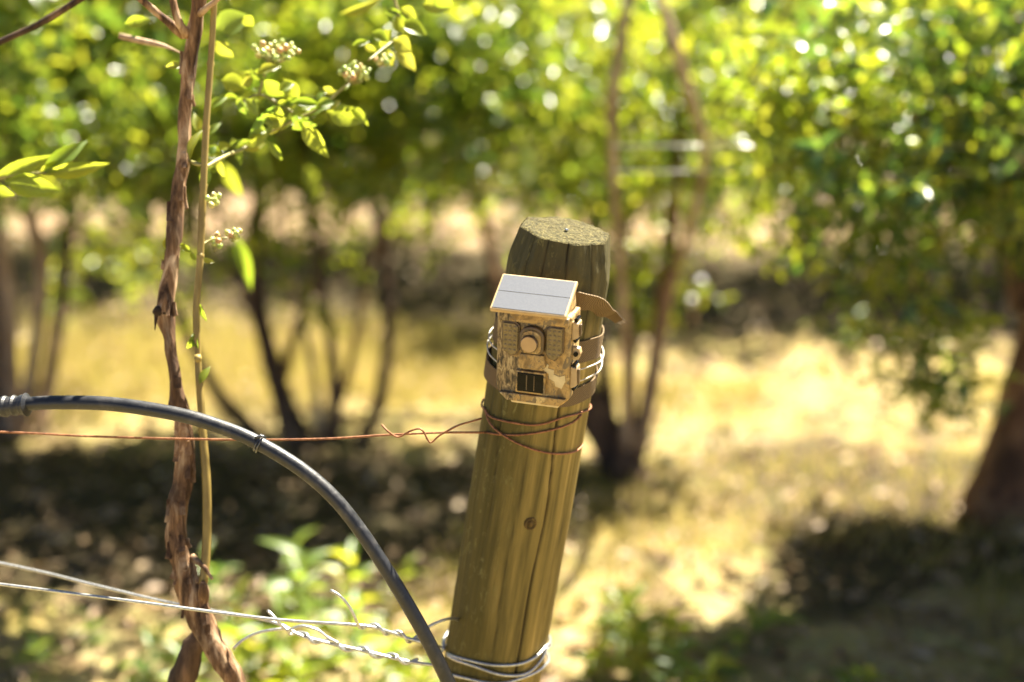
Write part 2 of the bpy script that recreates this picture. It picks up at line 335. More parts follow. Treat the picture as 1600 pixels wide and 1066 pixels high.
class Leaves:
    def __init__(s, tpl=TPL_LO): s.tpl = tpl; s.P = []
    def add(s, pos, d, nrm, L, W): s.P.append((np.asarray(pos, float), *leaf_frame(d, nrm), L, W))
    def build(s, name, mat, parent=None, world=True):
        T, F = s.tpl; nv = len(T); N = len(s.P); V = np.empty((N, nv, 3))
        for i, (p, x, y, z, L, W) in enumerate(s.P):
            V[i] = p + np.outer(T[:, 0] * L, x) + np.outer(T[:, 1] * W, y) + np.outer(T[:, 2] * L, z)
        me = bpy.data.meshes.new(name); Fa = np.array(F, int)
        faces = (Fa[None] + (np.arange(N) * nv)[:, None, None]).reshape(-1, 4)
        me.vertices.add(N * nv); me.vertices.foreach_set('co', V.reshape(-1))
        me.loops.add(faces.size); me.loops.foreach_set('vertex_index', faces.reshape(-1).astype(np.int32))
        me.polygons.add(len(faces)); me.polygons.foreach_set('loop_start', (np.arange(len(faces)) * 4).astype(np.int32))
        me.polygons.foreach_set('use_smooth', np.ones(len(faces), bool)); me.update(calc_edges=True); me.validate()
        return link(name, me, mat, parent, world)
LEAF_ME = {}
def single_leaf(pos, d, nrm, L, W, mat, parent, curl=0, hi=True):
    """one leaf as a part; meshes are shared per material and curl"""
    key = (mat.name, curl)
    if key not in LEAF_ME:
        T, F = TPL_HI if hi else TPL_LO
        V = T.copy(); V[:, 2] += -0.18 * curl * V[:, 0] ** 2 + 0.03 * np.sin(V[:, 0] * 9 + curl * 2) * np.sign(V[:, 1]) * 0.8
        V[:, 1] += 0.07 * curl * np.sin(V[:, 0] * 3)
        me = mesh('leaf', V, F); me.materials.append(mat); LEAF_ME[key] = me
    o = bpy.data.objects.new('leaf', LEAF_ME[key]); COL.objects.link(o)
    x, y, z = leaf_frame(d, nrm)
    off = Vector((0, 0, 0)); p = parent
    while p is not None: off += p.location; p = p.parent
    M = Matrix.Identity(4)
    for i in range(3): M[i][0] = x[i] * L; M[i][1] = y[i] * W; M[i][2] = z[i] * L; M[i][3] = pos[i] - off[i]
    o.parent = parent; o.matrix_local = M
    return o
def rnd_unit():
    v = rng.normal(size=3); return v / np.linalg.norm(v)
def twig(start, d, L, n, leafL, LV, MU, up=0.35, tr=0.0016):
    """a bending leafy shoot: twig tube into MU, leaves into LV"""
    p = np.asarray(start, float); d = np.asarray(d, float); d = d / np.linalg.norm(d); C = [p.copy()]
    bend = rnd_unit() * 0.35 + np.array([0, 0, -0.25])
    steps = 5
    for k in range(steps):
        d = d + bend / steps; d /= np.linalg.norm(d); p = p + d * L / steps; C.append(p.copy())
    C = np.array(C)
    if MU is not None: MU.tube(C, np.linspace(tr, tr * 0.5, len(C)), 3)
    ang = rng.random() * 6.28
    a0 = np.cross(d, [0.3, 0.2, 1.0]); a0 /= np.linalg.norm(a0); b0 = np.cross(d, a0)
    for k in range(n):
        t = 0.12 + 0.88 * (k + rng.random() * 0.5) / n; f = min(t, 0.999) * steps; i = int(f); q = C[i] + (C[i + 1] - C[i]) * (f - i)
        ang += 2.4; rad = a0 * math.cos(ang) + b0 * math.sin(ang)
        ld = d * 0.55 + rad * 0.85 + np.array([0, 0, 0.1]); nrm = np.array([0, 0, up]) + d * 0.5 + rnd_unit() * 0.45
        l = leafL * (0.65 + 0.55 * rng.random())
        LV.add(q, ld, nrm, l, l * (0.38 + 0.14 * rng.random()))
def cluster(c, rad, ntw, leafL, LV, MU, nleaf=11, twL=0.2, upb=0.35):
    c = np.asarray(c, float); rad = np.broadcast_to(np.asarray(rad, float), (3,))
    for _ in range(ntw):
        o = rnd_unit() * rng.random() ** 0.4 * rad
        d = rnd_unit() * 0.7 + o / (np.linalg.norm(rad) + 1e-6) + np.array([0, 0, upb])
        twig(c + o - d / np.linalg.norm(d) * twL * 0.5, d, twL * (0.7 + 0.6 * rng.random()), nleaf, leafL, LV, MU)

# ------------------------------------------------------------------ fence post
TOP = at(883, 361, 1.600)
def post_dir():
    best = None
    for k in range(0, 400):
        sx = k * 0.001; d = Vector((-sx, -0.05, -1)); p = TOP + d * 0.55
        q = p - CP; u = 800 + FPX * q.x / q.dot(FWD); v = 533 - FPX * q.dot(UP) / q.dot(FWD)
        tgt = 883 + (767 - 883) * (v - 361) / (1060 - 361); e = abs(u - tgt)
        if best is None or e < best[0]: best = (e, d)
    return best[1]
PD = post_dir(); PL = (TOP.z + 0.03) / 1.0; PBASE = TOP + PD * PL; PLEN = (TOP - PBASE).length; PAX = (TOP - PBASE).normalized()
PQ = Vector((0, 0, 1)).rotation_difference(PAX)
def post_pt(ang, z, r): return PBASE + PQ @ Vector((r * math.cos(ang), r * math.sin(ang), z))
def post_r(z):
    return float(np.interp(z / PLEN, [0, 0.45, 0.72, 0.86, 0.94, 1], [0.0575, 0.0590, 0.0618, 0.0608, 0.0588, 0.0585]))
def build_post():
    t = empty('fence_post', PBASE, 'leaning round wooden post with moss-green stains and chamfered crown', 'post'); t.rotation_mode = 'QUATERNION'; t.rotation_quaternion = PQ
    seg = 220; zs = list(np.linspace(0, PLEN - 0.09, 170)) + list(np.linspace(PLEN - 0.088, PLEN, 40))
    cracks = [(-1.18, 0.05, 0.30, 1.06, 0.0046, 0.030), (-1.66, 0.04, 0.55, 1.02, 0.0016, 0.016), (-0.66, 0.05, 0.42, 0.80, 0.0018, 0.018), (-2.25, 0.05, 0.75, 1.3, 0.0018, 0.018),
              (-1.50, 0.03, 1.08, 1.3, 0.0034, 0.022), (-0.90, 0.04, 1.02, 1.3, 0.0030, 0.02), (-1.98, 0.03, 1.05, 1.3, 0.0030, 0.018), (-0.42, 0.02, 1.06, 1.3, 0.0030, 0.02)]
    V = []; F = []; CK = []
    for z in zs:
        for k in range(seg):
            ck = 0.0
            a = -math.pi + 2 * math.pi * k / seg; r = post_r(z)
            r += 0.0016 * mnoise.noise(Vector((math.cos(a) * 2, math.sin(a) * 2, z * 4))) + 0.0007 * mnoise.noise(Vector((math.cos(a) * 14, math.sin(a) * 14, z * 5)))
            dt = PLEN - z                       # hewn bevel below the top: flat facets
            fac = 0.0
            if dt < 0.075:
                a8 = round((a + 0.2) / (math.pi / 4)) * (math.pi / 4) - 0.2
                lim = 0.0490 + 0.0112 * min(1, dt / (0.055 + 0.012 * math.sin(3 * a8 + 1)))
                r = min(r, lim / max(0.3, math.cos(a - a8)) + 0.0010 * mnoise.noise(Vector((a * 9, z * 40, 1))))
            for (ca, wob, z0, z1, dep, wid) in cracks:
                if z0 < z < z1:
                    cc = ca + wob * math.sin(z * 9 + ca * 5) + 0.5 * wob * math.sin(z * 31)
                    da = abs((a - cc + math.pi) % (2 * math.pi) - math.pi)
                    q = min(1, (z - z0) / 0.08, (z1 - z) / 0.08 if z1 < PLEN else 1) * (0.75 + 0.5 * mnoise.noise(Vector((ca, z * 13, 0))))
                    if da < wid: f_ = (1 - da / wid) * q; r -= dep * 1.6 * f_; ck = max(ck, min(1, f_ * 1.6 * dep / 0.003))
            V.append((r * math.cos(a), r * math.sin(a), z + 0.10 * r * math.sin(a) * max(0.0, 1 - dt / 0.09))); CK.append(ck)
    for i in range(len(zs) - 1):
        for k in range(seg):
            k2 = (k + 1) % seg; F.append((i * seg + k, i * seg + k2, (i + 1) * seg + k2, (i + 1) * seg + k))
    pm = mesh('post_shaft', V, F); at_ = pm.attributes.new('crack_shade', 'FLOAT', 'POINT'); at_.data.foreach_set('value', CK); b = link('post_shaft', pm, POST, t)
    # rough sawn end grain
    ring = [Vector(v) for v in V[-seg:]]; V2 = []; F2 = []; nr = 26
    for j in range(nr + 1):
        s = 1 - j / nr
        for k in range(seg):
            p = ring[k] * 1; e = 0.0011 * mnoise.noise(Vector((p.x * s * 160, p.y * s * 160, 1))) + 0.0016 * mnoise.noise(Vector((p.x * s * 60, p.y * s * 60, 5)))
            lip = 0.0015 * mnoise.noise(Vector((k * 0.7, 2, 0))) if j == 0 else 0
            V2.append((p.x * s * (1.004 if j == 0 else 1), p.y * s * (1.004 if j == 0 else 1), p.z + (s - 1) * 0.10 * p.y + 0.0012 + (e if j else -0.003 + lip)))
    for j in range(nr):
        for k in range(seg):
            k2 = (k + 1) % seg; F2.append((j * seg + k, j * seg + k2, (j + 1) * seg + k2, (j + 1) * seg + k))
    link('end_grain', mesh('end_grain', V2, F2), ENDG, t)
    # knot: a raised collar with a plug
    za = 0.0
    kz, ka = None, None
    return t
POST_O = build_post()
def on_post(u, v, lift=0.0):
    """angle and height on the post surface under an image point"""
    best = None
    for zi in np.linspace(0.3, PLEN, 240):
        for ai in np.linspace(-math.pi, 0, 90):
            q = post_pt(ai, zi, post_r(zi) + lift) - CP; dd = q.dot(FWD)
            e = (800 + FPX * q.x / dd - u) ** 2 + (533 - FPX * q.dot(UP) / dd - v) ** 2
            if best is None or e < best[0]: best = (e, ai, zi)
    return best[1], best[2]
def build_knot():
    a, z = on_post(829, 820); r = post_r(z); bm = bmesh.new()
    V = []; F = []; seg = 24
    prof = [(0.0080, -0.0015), (0.0064, 0.0014), (0.0052, 0.0016), (0.0044, -0.0012), (0.0036, 0.0006), (0.0, 0.0010)]
    for (q, h) in prof:
        for k in range(seg):
            b = 2 * math.pi * k / seg; V.append(Vector((math.cos(a) * (r + h) - math.sin(a) * q * math.cos(b), math.sin(a) * (r + h) + math.cos(a) * q * math.cos(b), z + q * 1.1 * math.sin(b))))
    for j in range(len(prof) - 1):
        for k in range(seg): k2 = (k + 1) % seg; F.append((j * seg + k, j * seg + k2, (j + 1) * seg + k2, (j + 1) * seg + k))
    link('knot', mesh('knot', V, F), barkmat('knot_wood', (0.03, 0.018, 0.006), (0.10, 0.062, 0.02), (0.2, 0.13, 0.04), 90), POST_O)
    # bright nail head set into the end grain
    V, F = tube_arrays([(0.001, -0.004, PLEN - 0.01), (0.001, -0.004, PLEN + 0.0015), (0.001, -0.004, PLEN + 0.0035)], [0.0015, 0.0017, 0.0027], 12)
    link('nail', mesh('nail', V, F), STEEL, POST_O)
build_knot()

# ------------------------------------------------------------------ trail camera
YAW, ROLL = R(-17), R(1.5)
DEV_D = 0.050
FACE = at(831, 558, 1.515)
DEV_M = Matrix.Rotation(YAW, 4, 'Z') @ Matrix.Rotation(ROLL, 4, 'Y')
BACK = FACE + DEV_M.to_3x3() @ Vector((0, DEV_D, 0))
def build_device():
    t = empty('trail_camera', BACK, 'small camouflage trail camera with tilted solar panel strapped to wooden post', 'camera'); t.rotation_euler = DEV_M.to_euler()
    mm = 0.001
    def S(p): return [(x * mm, z * mm) for x, z in p]
    f = -DEV_D          # front plane
    # rear shell, front shell, seam between
    shell = S([(-41, 48), (41, 48), (41, -45), (33, -53), (-28, -53), (-41, -40)])
    bm_link('rear_shell', prism([(x * 0.97, z * 0.97) for x, z in shell], f + 0.027, 0, 0.003), CAMO2, t)
    body = bm_link('front_shell', prism(shell, f + 0.004, f + 0.025, 0.0035, 3), CAMO, t)
    # raised face frame: brow, chin, cheek rims
    bm_link('brow', prism(S([(-39, 47), (39, 47), (39, 37.5), (-39, 37.5)]), f - 0.002, f + 0.006, 0.0015), CAMO, t)
    bm_link('chin', prism(S([(-30, -43.5), (38, -43.5), (38, -46), (32, -52), (-27, -52), (-36, -44)]), f - 0.001, f + 0.006, 0.0012), CAMO, t)
    for s in (-1, 1):
        hexo = [(14.5 * s, 33), (19 * s, 36.8), (33 * s, 36.8), (34.2 * s, 35), (34.2 * s, 8), (25 * s, -2.5), (18 * s, 0), (14.5 * s, 5)]
        hexi = [(16 * s, 32), (20 * s, 35.2), (32.6 * s, 35.2), (32.8 * s, 8.6), (24.6 * s, -0.8), (19 * s, 1.4), (16 * s, 5.8)]
        if s < 0: hexo = hexo[::-1]; hexi = hexi[::-1]
        rim = bm_link('led_bezel', prism(S(hexo), f + 0.001, f + 0.006, 0.0008), BROWNP, t)
        win = bm_link('led_window', prism(S(hexi), f - 0.0008, f + 0.005, 0.0008), SMOKE, t)
        m = Multi()
        for i in range(3):
            for j in range(6):
                x, z = (19.5 + i * 5.0) * s * mm, (31 - j * 5.2) * mm
                V, F = tube_arrays([(x, f - 0.0006, z), (x, f - 0.0009, z), (x, f - 0.0012, z)], [0.0021, 0.0019, 0.0008], 8); m.add(V, F)
        lens = m.build('led_dimples', SMOKE, t, world=False); lens['kind'] = 'stuff'
    # lens tower with arched hood
    arch = [(-13.5, 8)] + [(-13.5 * math.cos(a), 24 + 10.5 * math.sin(a)) for a in np.linspace(0, math.pi, 15)] + [(13.5, 8), (9, 4), (-9, 4)]
    bm_link('lens_hood', prism(S(arch), f - 0.0035, f + 0.006, 0.0015), BROWNP, t)
    arch2 = [(-10.5, 9)] + [(-10.5 * math.cos(a), 22 + 9 * math.sin(a)) for a in np.linspace(0, math.pi, 15)] + [(10.5, 9), (7, 5.5), (-7, 5.5)]
    bm_link('lens_plate', prism(S(arch2), f - 0.0055, f + 0.006, 0.0012), CAMO2, t)
    V, F = tube_arrays([(-0.0015, f + 0.002, 0.0165), (-0.0015, f - 0.0080, 0.0165), (-0.0015, f - 0.0090, 0.0165)], [0.0098, 0.0096, 0.0088], 40)
    ring = link('lens_ring', mesh('lens_ring', V, F, False), BROWNP, t)
    V, F = tube_arrays([(-0.0015, f - 0.008, 0.0165), (-0.0015, f - 0.0092, 0.0165), (-0.0015, f - 0.0096, 0.0165)], [0.0086, 0.0086, 0.0081], 40)
    link('lens_cover', mesh('lens_cover', V, F, False), LENS, t)
    bm_link('cheek_plate', prism(S([(-13, 3), (13, 3), (16, -9), (12, -14), (-13, -14), (-16, -9)]), f - 0.0015, f + 0.006, 0.0012), CAMO2, t)
    # motion sensor window
    bm_link('sensor_frame', prism(S([(-17, -16.5), (16, -16.5), (16, -41.5), (-17, -41.5)]), f - 0.0012, f + 0.006, 0.001), CAMO, t)
    sw = bm_link('sensor_window', prism(S([(-15, -18.5), (14, -18.5), (14, -39.5), (-15, -39.5)]), f - 0.0020, f + 0.006, 0.0006), DARKP, t)
    for (x0, x1, mt) in ((-5.2, -3.8, BROWNP), (3.4, 4.3, BROWNP)):
        bm_link('sensor_stripe', prism(S([(x0, -20.5), (x1, -20.5), (x1, -37.5), (x0, -37.5)]), f - 0.0026, f - 0.0012, 0.0004), mt, sw)
    # printed oak leaf and dead grass shapes of the camouflage
    leafp = [(12, -5), (18, -8), (17, -12), (24, -13), (24, -18), (30, -20), (36, -17.5), (37, -24), (33, -33), (26, -31), (25, -26), (19, -23), (18, -18), (12, -14), (13, -10)]
    bm_link('leaf_print', prism(S(leafp[::-1]), f + 0.0034, f + 0.0046, 0), LEAFPRINT, t)
    # bottom lip
    bm_link('bottom_lip', prism(S([(-24, -52.5), (31, -52.5), (30, -55.5), (-22, -55.5)]), f + 0.003, f + 0.012, 0.001), LEAFPRINT, t)
    # hinge knuckles on the left, latches on the right
    for z in (28, 20, -13, -20, -27, -34):
        V, F = tube_arrays([(-0.0415, f + 0.020, (z - 2.6) * mm), (-0.0415, f + 0.020, (z + 2.6) * mm)], [0.0034, 0.0034], 14)
        link('hinge_knuckle', mesh('hinge_knuckle', V, F, False), TANP, t)
    for (z0, z1, out) in ((22, 42, 6.5), (-32, -8, 6.5)):
        la = bm_link('latch', prism([(41 * mm, z1 * mm), ((41 + out) * mm, (z1 - 1.5) * mm), ((42 + out) * mm, (z0 + 3) * mm), (44 * mm, z0 * mm), (41 * mm, z0 * mm)], f + 0.007, f + 0.024, 0.0012), TANP, t)
        bm_link('latch_bar', prism([((40.5 + out) * mm, (z1 - 3) * mm), ((44 + out) * mm, (z1 - 3) * mm), ((44 + out) * mm, (z0 + 4) * mm), ((40.5 + out) * mm, (z0 + 4) * mm)], f + 0.010, f + 0.014, 0.0006), BROWNP, la)
        for z in (z0 - 1.5, z1 + 1.5):
            V, F = tube_arrays([(0.0445, f + 0.009, z * mm), (0.0445, f + 0.022, z * mm)], [0.0022, 0.0022], 12)
            link('latch_pin', mesh('latch_pin', V, F, False), DARKP, la)
    tr = bm_link('lock_tab', prism([(41 * mm, 13 * mm), (49 * mm, 12 * mm), (50.5 * mm, 6 * mm), (48 * mm, -1 * mm), (41 * mm, -2 * mm)], f + 0.011, f + 0.020, 0.0015), TANP, t)
    V, F = tube_arrays([(0.0455, f + 0.0085, 0.0055), (0.0455, f + 0.0225, 0.0055)], [0.0026, 0.0026], 12); link('lock_hole', mesh('lock_hole', V, F, False), DARKP, tr)
    # strap lugs on the back
    for z in (30, -28):
        bm_link('strap_lug', prism(S([(-30, z + 9), (30, z + 9), (30, z - 9), (-30, z - 9)]), -0.001, 0.008, 0.001), CAMO2, t)
    # tilted solar panel: local frame, slope 30 degrees
    Lp, Wp, th = 0.052, 0.0835, 0.0055
    sl = R(31)
    pan = bm_link('solar_panel', prism([(-Wp / 2, Lp / 2), (Wp / 2, Lp / 2), (Wp / 2, -Lp / 2), (-Wp / 2, -Lp / 2)], -th, 0, 0.0018, 3), TANP, t)
    pan.rotation_euler = (-(math.pi / 2 - sl), 0, 0); pan.location = (-0.001, f + 0.0065, 0.0635)
    for (z0, z1) in ((0.0008, Lp / 2 - 0.0022), (-Lp / 2 + 0.0022, 0.0000)):
        cell = bm_link('solar_cell', prism([(-Wp / 2 + 0.0022, z1), (Wp / 2 - 0.0022, z1), (Wp / 2 - 0.0022, z0), (-Wp / 2 + 0.0022, z0)], -th - 0.0004, -th + 0.001, 0), SOLAR, pan)
    bm_link('panel_mount', prism(S([(-34, 66), (34, 66), (36, 47), (-36, 47)]), f + 0.010, -0.004, 0.003), CAMO, t)
    return t
DEV = build_device()

# ------------------------------------------------------------------ straps
def ribbon(name, C, side, width, thick, mat, parent=None):
    """flat webbing along C; side = width direction per point"""
    C = np.asarray(C, float); T = np.gradient(C, axis=0); V = []; F = []; uv = []
    acc = 0; n = len(C)
    for i in range(n):
        t = T[i] / (np.linalg.norm(T[i]) + 1e-12); s = np.asarray(side[i], float); s = s - t * np.dot(s, t); s /= np.linalg.norm(s); nn = np.cross(t, s)
        if i: acc += np.linalg.norm(C[i] - C[i - 1])
        for (a, b) in ((-.5, -.5), (-.46, -.5), (0, -.55), (.46, -.5), (.5, -.5), (.5, .5), (.46, .5), (0, .55), (-.46, .5), (-.5, .5)):
            V.append(C[i] + s * a * width + nn * b * thick); uv.append((acc * 260, a * width * 260))
    m = 10
    for i in range(n - 1):
        for k in range(m): k2 = (k + 1) % m; F.append((i * m + k, (i + 1) * m + k, (i + 1) * m + k2, i * m + k2))
    F.append(tuple(range(m))); F.append(tuple((n - 1) * m + k for k in range(m))[::-1])
    me = mesh(name, V, F, False); l = me.uv_layers.new(name='UVMap')
    for lp in me.loops: l.data[lp.index].uv = uv[lp.vertex_index]
    return link(name, me, mat, parent, True)
def strap_ring(zc, r, tilt, n=120, bulge=0.0, off=(0, 0)):
    C = []; S = []
    for k in range(n + 1):
        a = 2 * math.pi * k / n + 1.2; rr = r + bulge * math.exp(-((math.atan2(math.sin(a + 2.85), math.cos(a + 2.85))) / 0.5) ** 2)
        p = Vector((rr * math.cos(a) + off[0], rr * math.sin(a) + off[1], zc + math.sin(a) * r * math.tan(tilt) + 0.0008 * math.sin(a * 7)))
        C.append(PBASE + PQ @ p); S.append(PQ @ Vector((0, 0.12 * math.cos(a * 2), 1)))
    return C, S
def build_straps():
    def zpost(v): 
        return on_post(855, v)[1]
    z1 = zpost(548); z2 = zpost(612)
    t = empty('mounting_strap', PBASE, 'brown webbing strap behind the camera with a loose frayed tail', 'strap')
    C, S = strap_ring(z1 + 0.004, post_r(z1) + 0.0022, R(4)); ribbon('strap_loop', C, S, 0.026, 0.0016, WEB, t)
    pts = [at(872, 478, 1.575), at(893, 470, 1.565), at(912, 472, 1.562), at(932, 476, 1.568), at(946, 489, 1.582), at(956, 492, 1.588), at(968, 502, 1.590)]
    C = spline(pts, 0.004); n = len(C); S = [Vector((0.10 + 0.35 * (i / n), -0.15 - 1.3 * (i / n) ** 1.6, 1.0 - 0.30 * i / n)) for i in range(n)]
    tail = ribbon('strap_tail', C, S, 0.024, 0.0016, WEB, t)
    m = Multi(); e = C[-1]; tdir = (C[-1] - C[-4]) / np.linalg.norm(C[-1] - C[-4]); sd = np.array(S[-1]); sd = sd - tdir * sd.dot(tdir); sd /= np.linalg.norm(sd)
    for k in range(14):
        p = e + sd * (k / 13 - 0.5) * 0.022; q = p + tdir * (0.003 + 0.004 * random.random()) + rnd_unit() * 0.0015
        m.tube([p - tdir * 0.002, (p + q) / 2 + rnd_unit() * 0.0006, q], 0.00025, 3)
    fr = m.build('frayed_threads', WEB, t); fr['kind'] = 'stuff'
    t2 = empty('mounting_strap', PBASE, 'wide brown webbing strap looping round post under the camera', 'strap')
    C, S = strap_ring(z2 + 0.007, post_r(z2) + 0.0022, R(13), bulge=0.003); ribbon('strap_loop', C, S, 0.020, 0.0018, WEB, t2)
    # pale cord added to draw the sunlit edge of the straps
    t3 = empty('lit_edge_cord', PBASE, 'thin pale cord standing in for sunlit strap edge behind the camera latches', 'cord')
    for (v, ti) in ((575, 9), (590, 12)):
        z = zpost(v); C, S = strap_ring(z + 0.012, post_r(z) + 0.0062, R(ti)); V, F = tube_arrays(C, 0.0008, 6); link('cord_loop', mesh('cord_loop', V, F), simple('pale_cord', (0.5, 0.46, 0.38), (0.62, 0.58, 0.5), 300, 0.8) if 'pale_cord' not in bpy.data.materials else bpy.data.materials['pale_cord'], t3, True)
build_straps()

# ------------------------------------------------------------------ wires
def pixline(pts): return [at(*p) for p in pts]
def helix_on(C, amp, turns, ph=0.0):
    C = np.asarray(C, float)[:, :3]; T, N, B = frames(C); n = len(C)
    return np.array([C[i] + amp * (N[i] * math.cos(ph + turns * 6.283 * i / n) + B[i] * math.sin(ph + turns * 6.283 * i / n)) for i in range(n)])
def wrap_post(wp, lift):
    """wire lying on the post through image points (u,v)"""
    az = [on_post(u, v, lift) for u, v in wp]; C = spline([(a, z, 0) for a, z in az], 0.05)
    return [post_pt(a, z, post_r(z) + lift) for a, z, _ in C]
def back_loop(a0, z0, a1, z1, lift, n=24):
    return [post_pt(a0 + (a1 - a0) * k / n, z0 + (z1 - z0) * k / n, post_r(z0) + lift) for k in range(1, n)]
def build_wires():
    t = empty('rusty_wire', at(0, 675, 1.62), 'thin rusty trellis wire tied round post below the camera', 'wire')
    run = pixline([(-420, 660, 1.66), (0, 675, 1.63), (150, 682, 1.62), (350, 687, 1.605), (500, 686, 1.595), (600, 680, 1.59), (690, 676, 1.585), (745, 676, 1.585)])
    w1 = wrap_post([(757, 677), (800, 682), (850, 675), (895, 660), (909, 650)], 0.0012)
    tube('wire_run', list(run) + list(w1), 0.00125, RUST, t, 7, 0.008)
    w2 = wrap_post([(757, 641), (765, 652), (800, 662), (840, 662), (880, 654), (910, 643)], 0.0022)
    a0, z0 = on_post(910, 643); a1, z1 = on_post(757, 641)
    C = list(w2) + back_loop(a0, z0, a1 + 2 * math.pi, z1, 0.002) + list(wrap_post([(757, 641), (766, 660), (790, 682), (830, 701), (870, 707), (900, 704), (911, 694)], 0.0026))
    V, F = tube_arrays(np.array(C), 0.00125, 7); link('wire_wrap', mesh('wire_wrap', V, F), RUST, t, True)
    tail = pixline([(597, 664, 1.585), (606, 674, 1.58), (622, 683, 1.585), (640, 674, 1.58), (656, 670, 1.578), (664, 678, 1.58), (672, 692, 1.582), (686, 681, 1.58), (702, 672, 1.576), (718, 664, 1.578), (735, 659, 1.582), (752, 654, 1.588)])
    tube('wire_tail', tail, 0.00115, RUST, t, 7, 0.004)
    # upper galvanised wire
    t = empty('galvanised_wire', at(0, 913, 1.6), 'bright galvanised wire running in front of the vine with twisted end at hose', 'wire')
    A = pixline([(-420, 862, 1.60), (0, 913, 1.60), (210, 940, 1.60), (420, 967, 1.60), (560, 977, 1.60), (600, 985, 1.61), (645, 1000, 1.625), (690, 1012, 1.65)])
    C = spline(A, 0.006); tube('wire_run', A, 0.0019, GALV, t, 8, 0.01)
    seg = spline(pixline([(556, 974, 1.60), (600, 985, 1.61), (645, 1000, 1.625), (672, 1008, 1.64)]), 0.002)
    H = helix_on(seg, 0.0040, 3.4, 1.0); pre = spline(pixline([(516, 922, 1.585), (532, 932, 1.585), (546, 948, 1.588), (556, 968, 1.592)]), 0.004)[:, :3]
    V, F = tube_arrays(spline(np.vstack([pre, H[2:]]), 0.003), 0.0017, 7); link('twisted_tail', mesh('twisted_tail', V, F), GALV, t, True)
    tube('loop', pixline([(640, 1004, 1.63), (652, 994, 1.63), (672, 978, 1.64), (700, 967, 1.66), (716, 968, 1.69)]), 0.0018, GALV, t, 8, 0.005)
    # lower galvanised wire, behind the vine
    t = empty('galvanised_wire', at(0, 880, 1.66), 'galvanised wire passing behind the vine with long twisted splice', 'wire')
    Bw = pixline([(-420, 800, 1.74), (0, 880, 1.72), (150, 915, 1.70), (270, 943, 1.68), (420, 970, 1.65), (475, 995, 1.645), (580, 1020, 1.645), (640, 1034, 1.65), (700, 1042, 1.66)])
    tube('wire_run', Bw, 0.0019, GALV, t, 8, 0.01)
    seg = spline(pixline([(450, 984, 1.648), (475, 995, 1.645), (580, 1020, 1.645), (652, 1036, 1.65)]), 0.002)
    H = helix_on(seg, 0.0042, 4.6, 2.0); pre = spline(pixline([(364, 1014, 1.64), (380, 1000, 1.64), (402, 989, 1.64), (428, 984, 1.64), (446, 982, 1.642)]), 0.004)[:, :3]
    V, F = tube_arrays(spline(np.vstack([pre, H[3:]]), 0.003), 0.0018, 7); link('twisted_tail', mesh('twisted_tail', V, F), GALV, t, True)
    seg2 = spline(pixline([(418, 954, 1.64), (432, 968, 1.636), (448, 984, 1.64), (470, 978, 1.64), (495, 984, 1.64), (512, 996, 1.64), (530, 1006, 1.64)]), 0.003)
    tube('second_tail', seg2[:, :3], 0.0017, GALV, t, 7, 0.003)
    # wraps round the foot of the post
    t = empty('wire_binding', PBASE, 'galvanised wire binding wound round the lower post beside the hose', 'wire')
    loops = [[(699, 1021), (730, 1032), (775, 1040), (820, 1034), (845, 1020), (853, 1011)], [(699, 1024), (740, 1040), (785, 1053), (822, 1052), (845, 1034), (854, 1014)],
             [(696, 1050), (730, 1062), (780, 1068), (820, 1060), (850, 1040)]]
    for i, lp in enumerate(loops):
        l = 0.0024 + 0.0012 * i; wpt = wrap_post(lp, l); a0, z0 = on_post(*lp[-1], l); a1, z1 = on_post(*lp[0], l)
        C = list(wpt) + back_loop(a0, z0, a1 + 2 * math.pi, z1, l + 0.001)
        V, F = tube_arrays(np.array(C), 0.0019, 8); link('wire_loop', mesh('wire_loop', V, F), GALV, t, True)
build_wires()

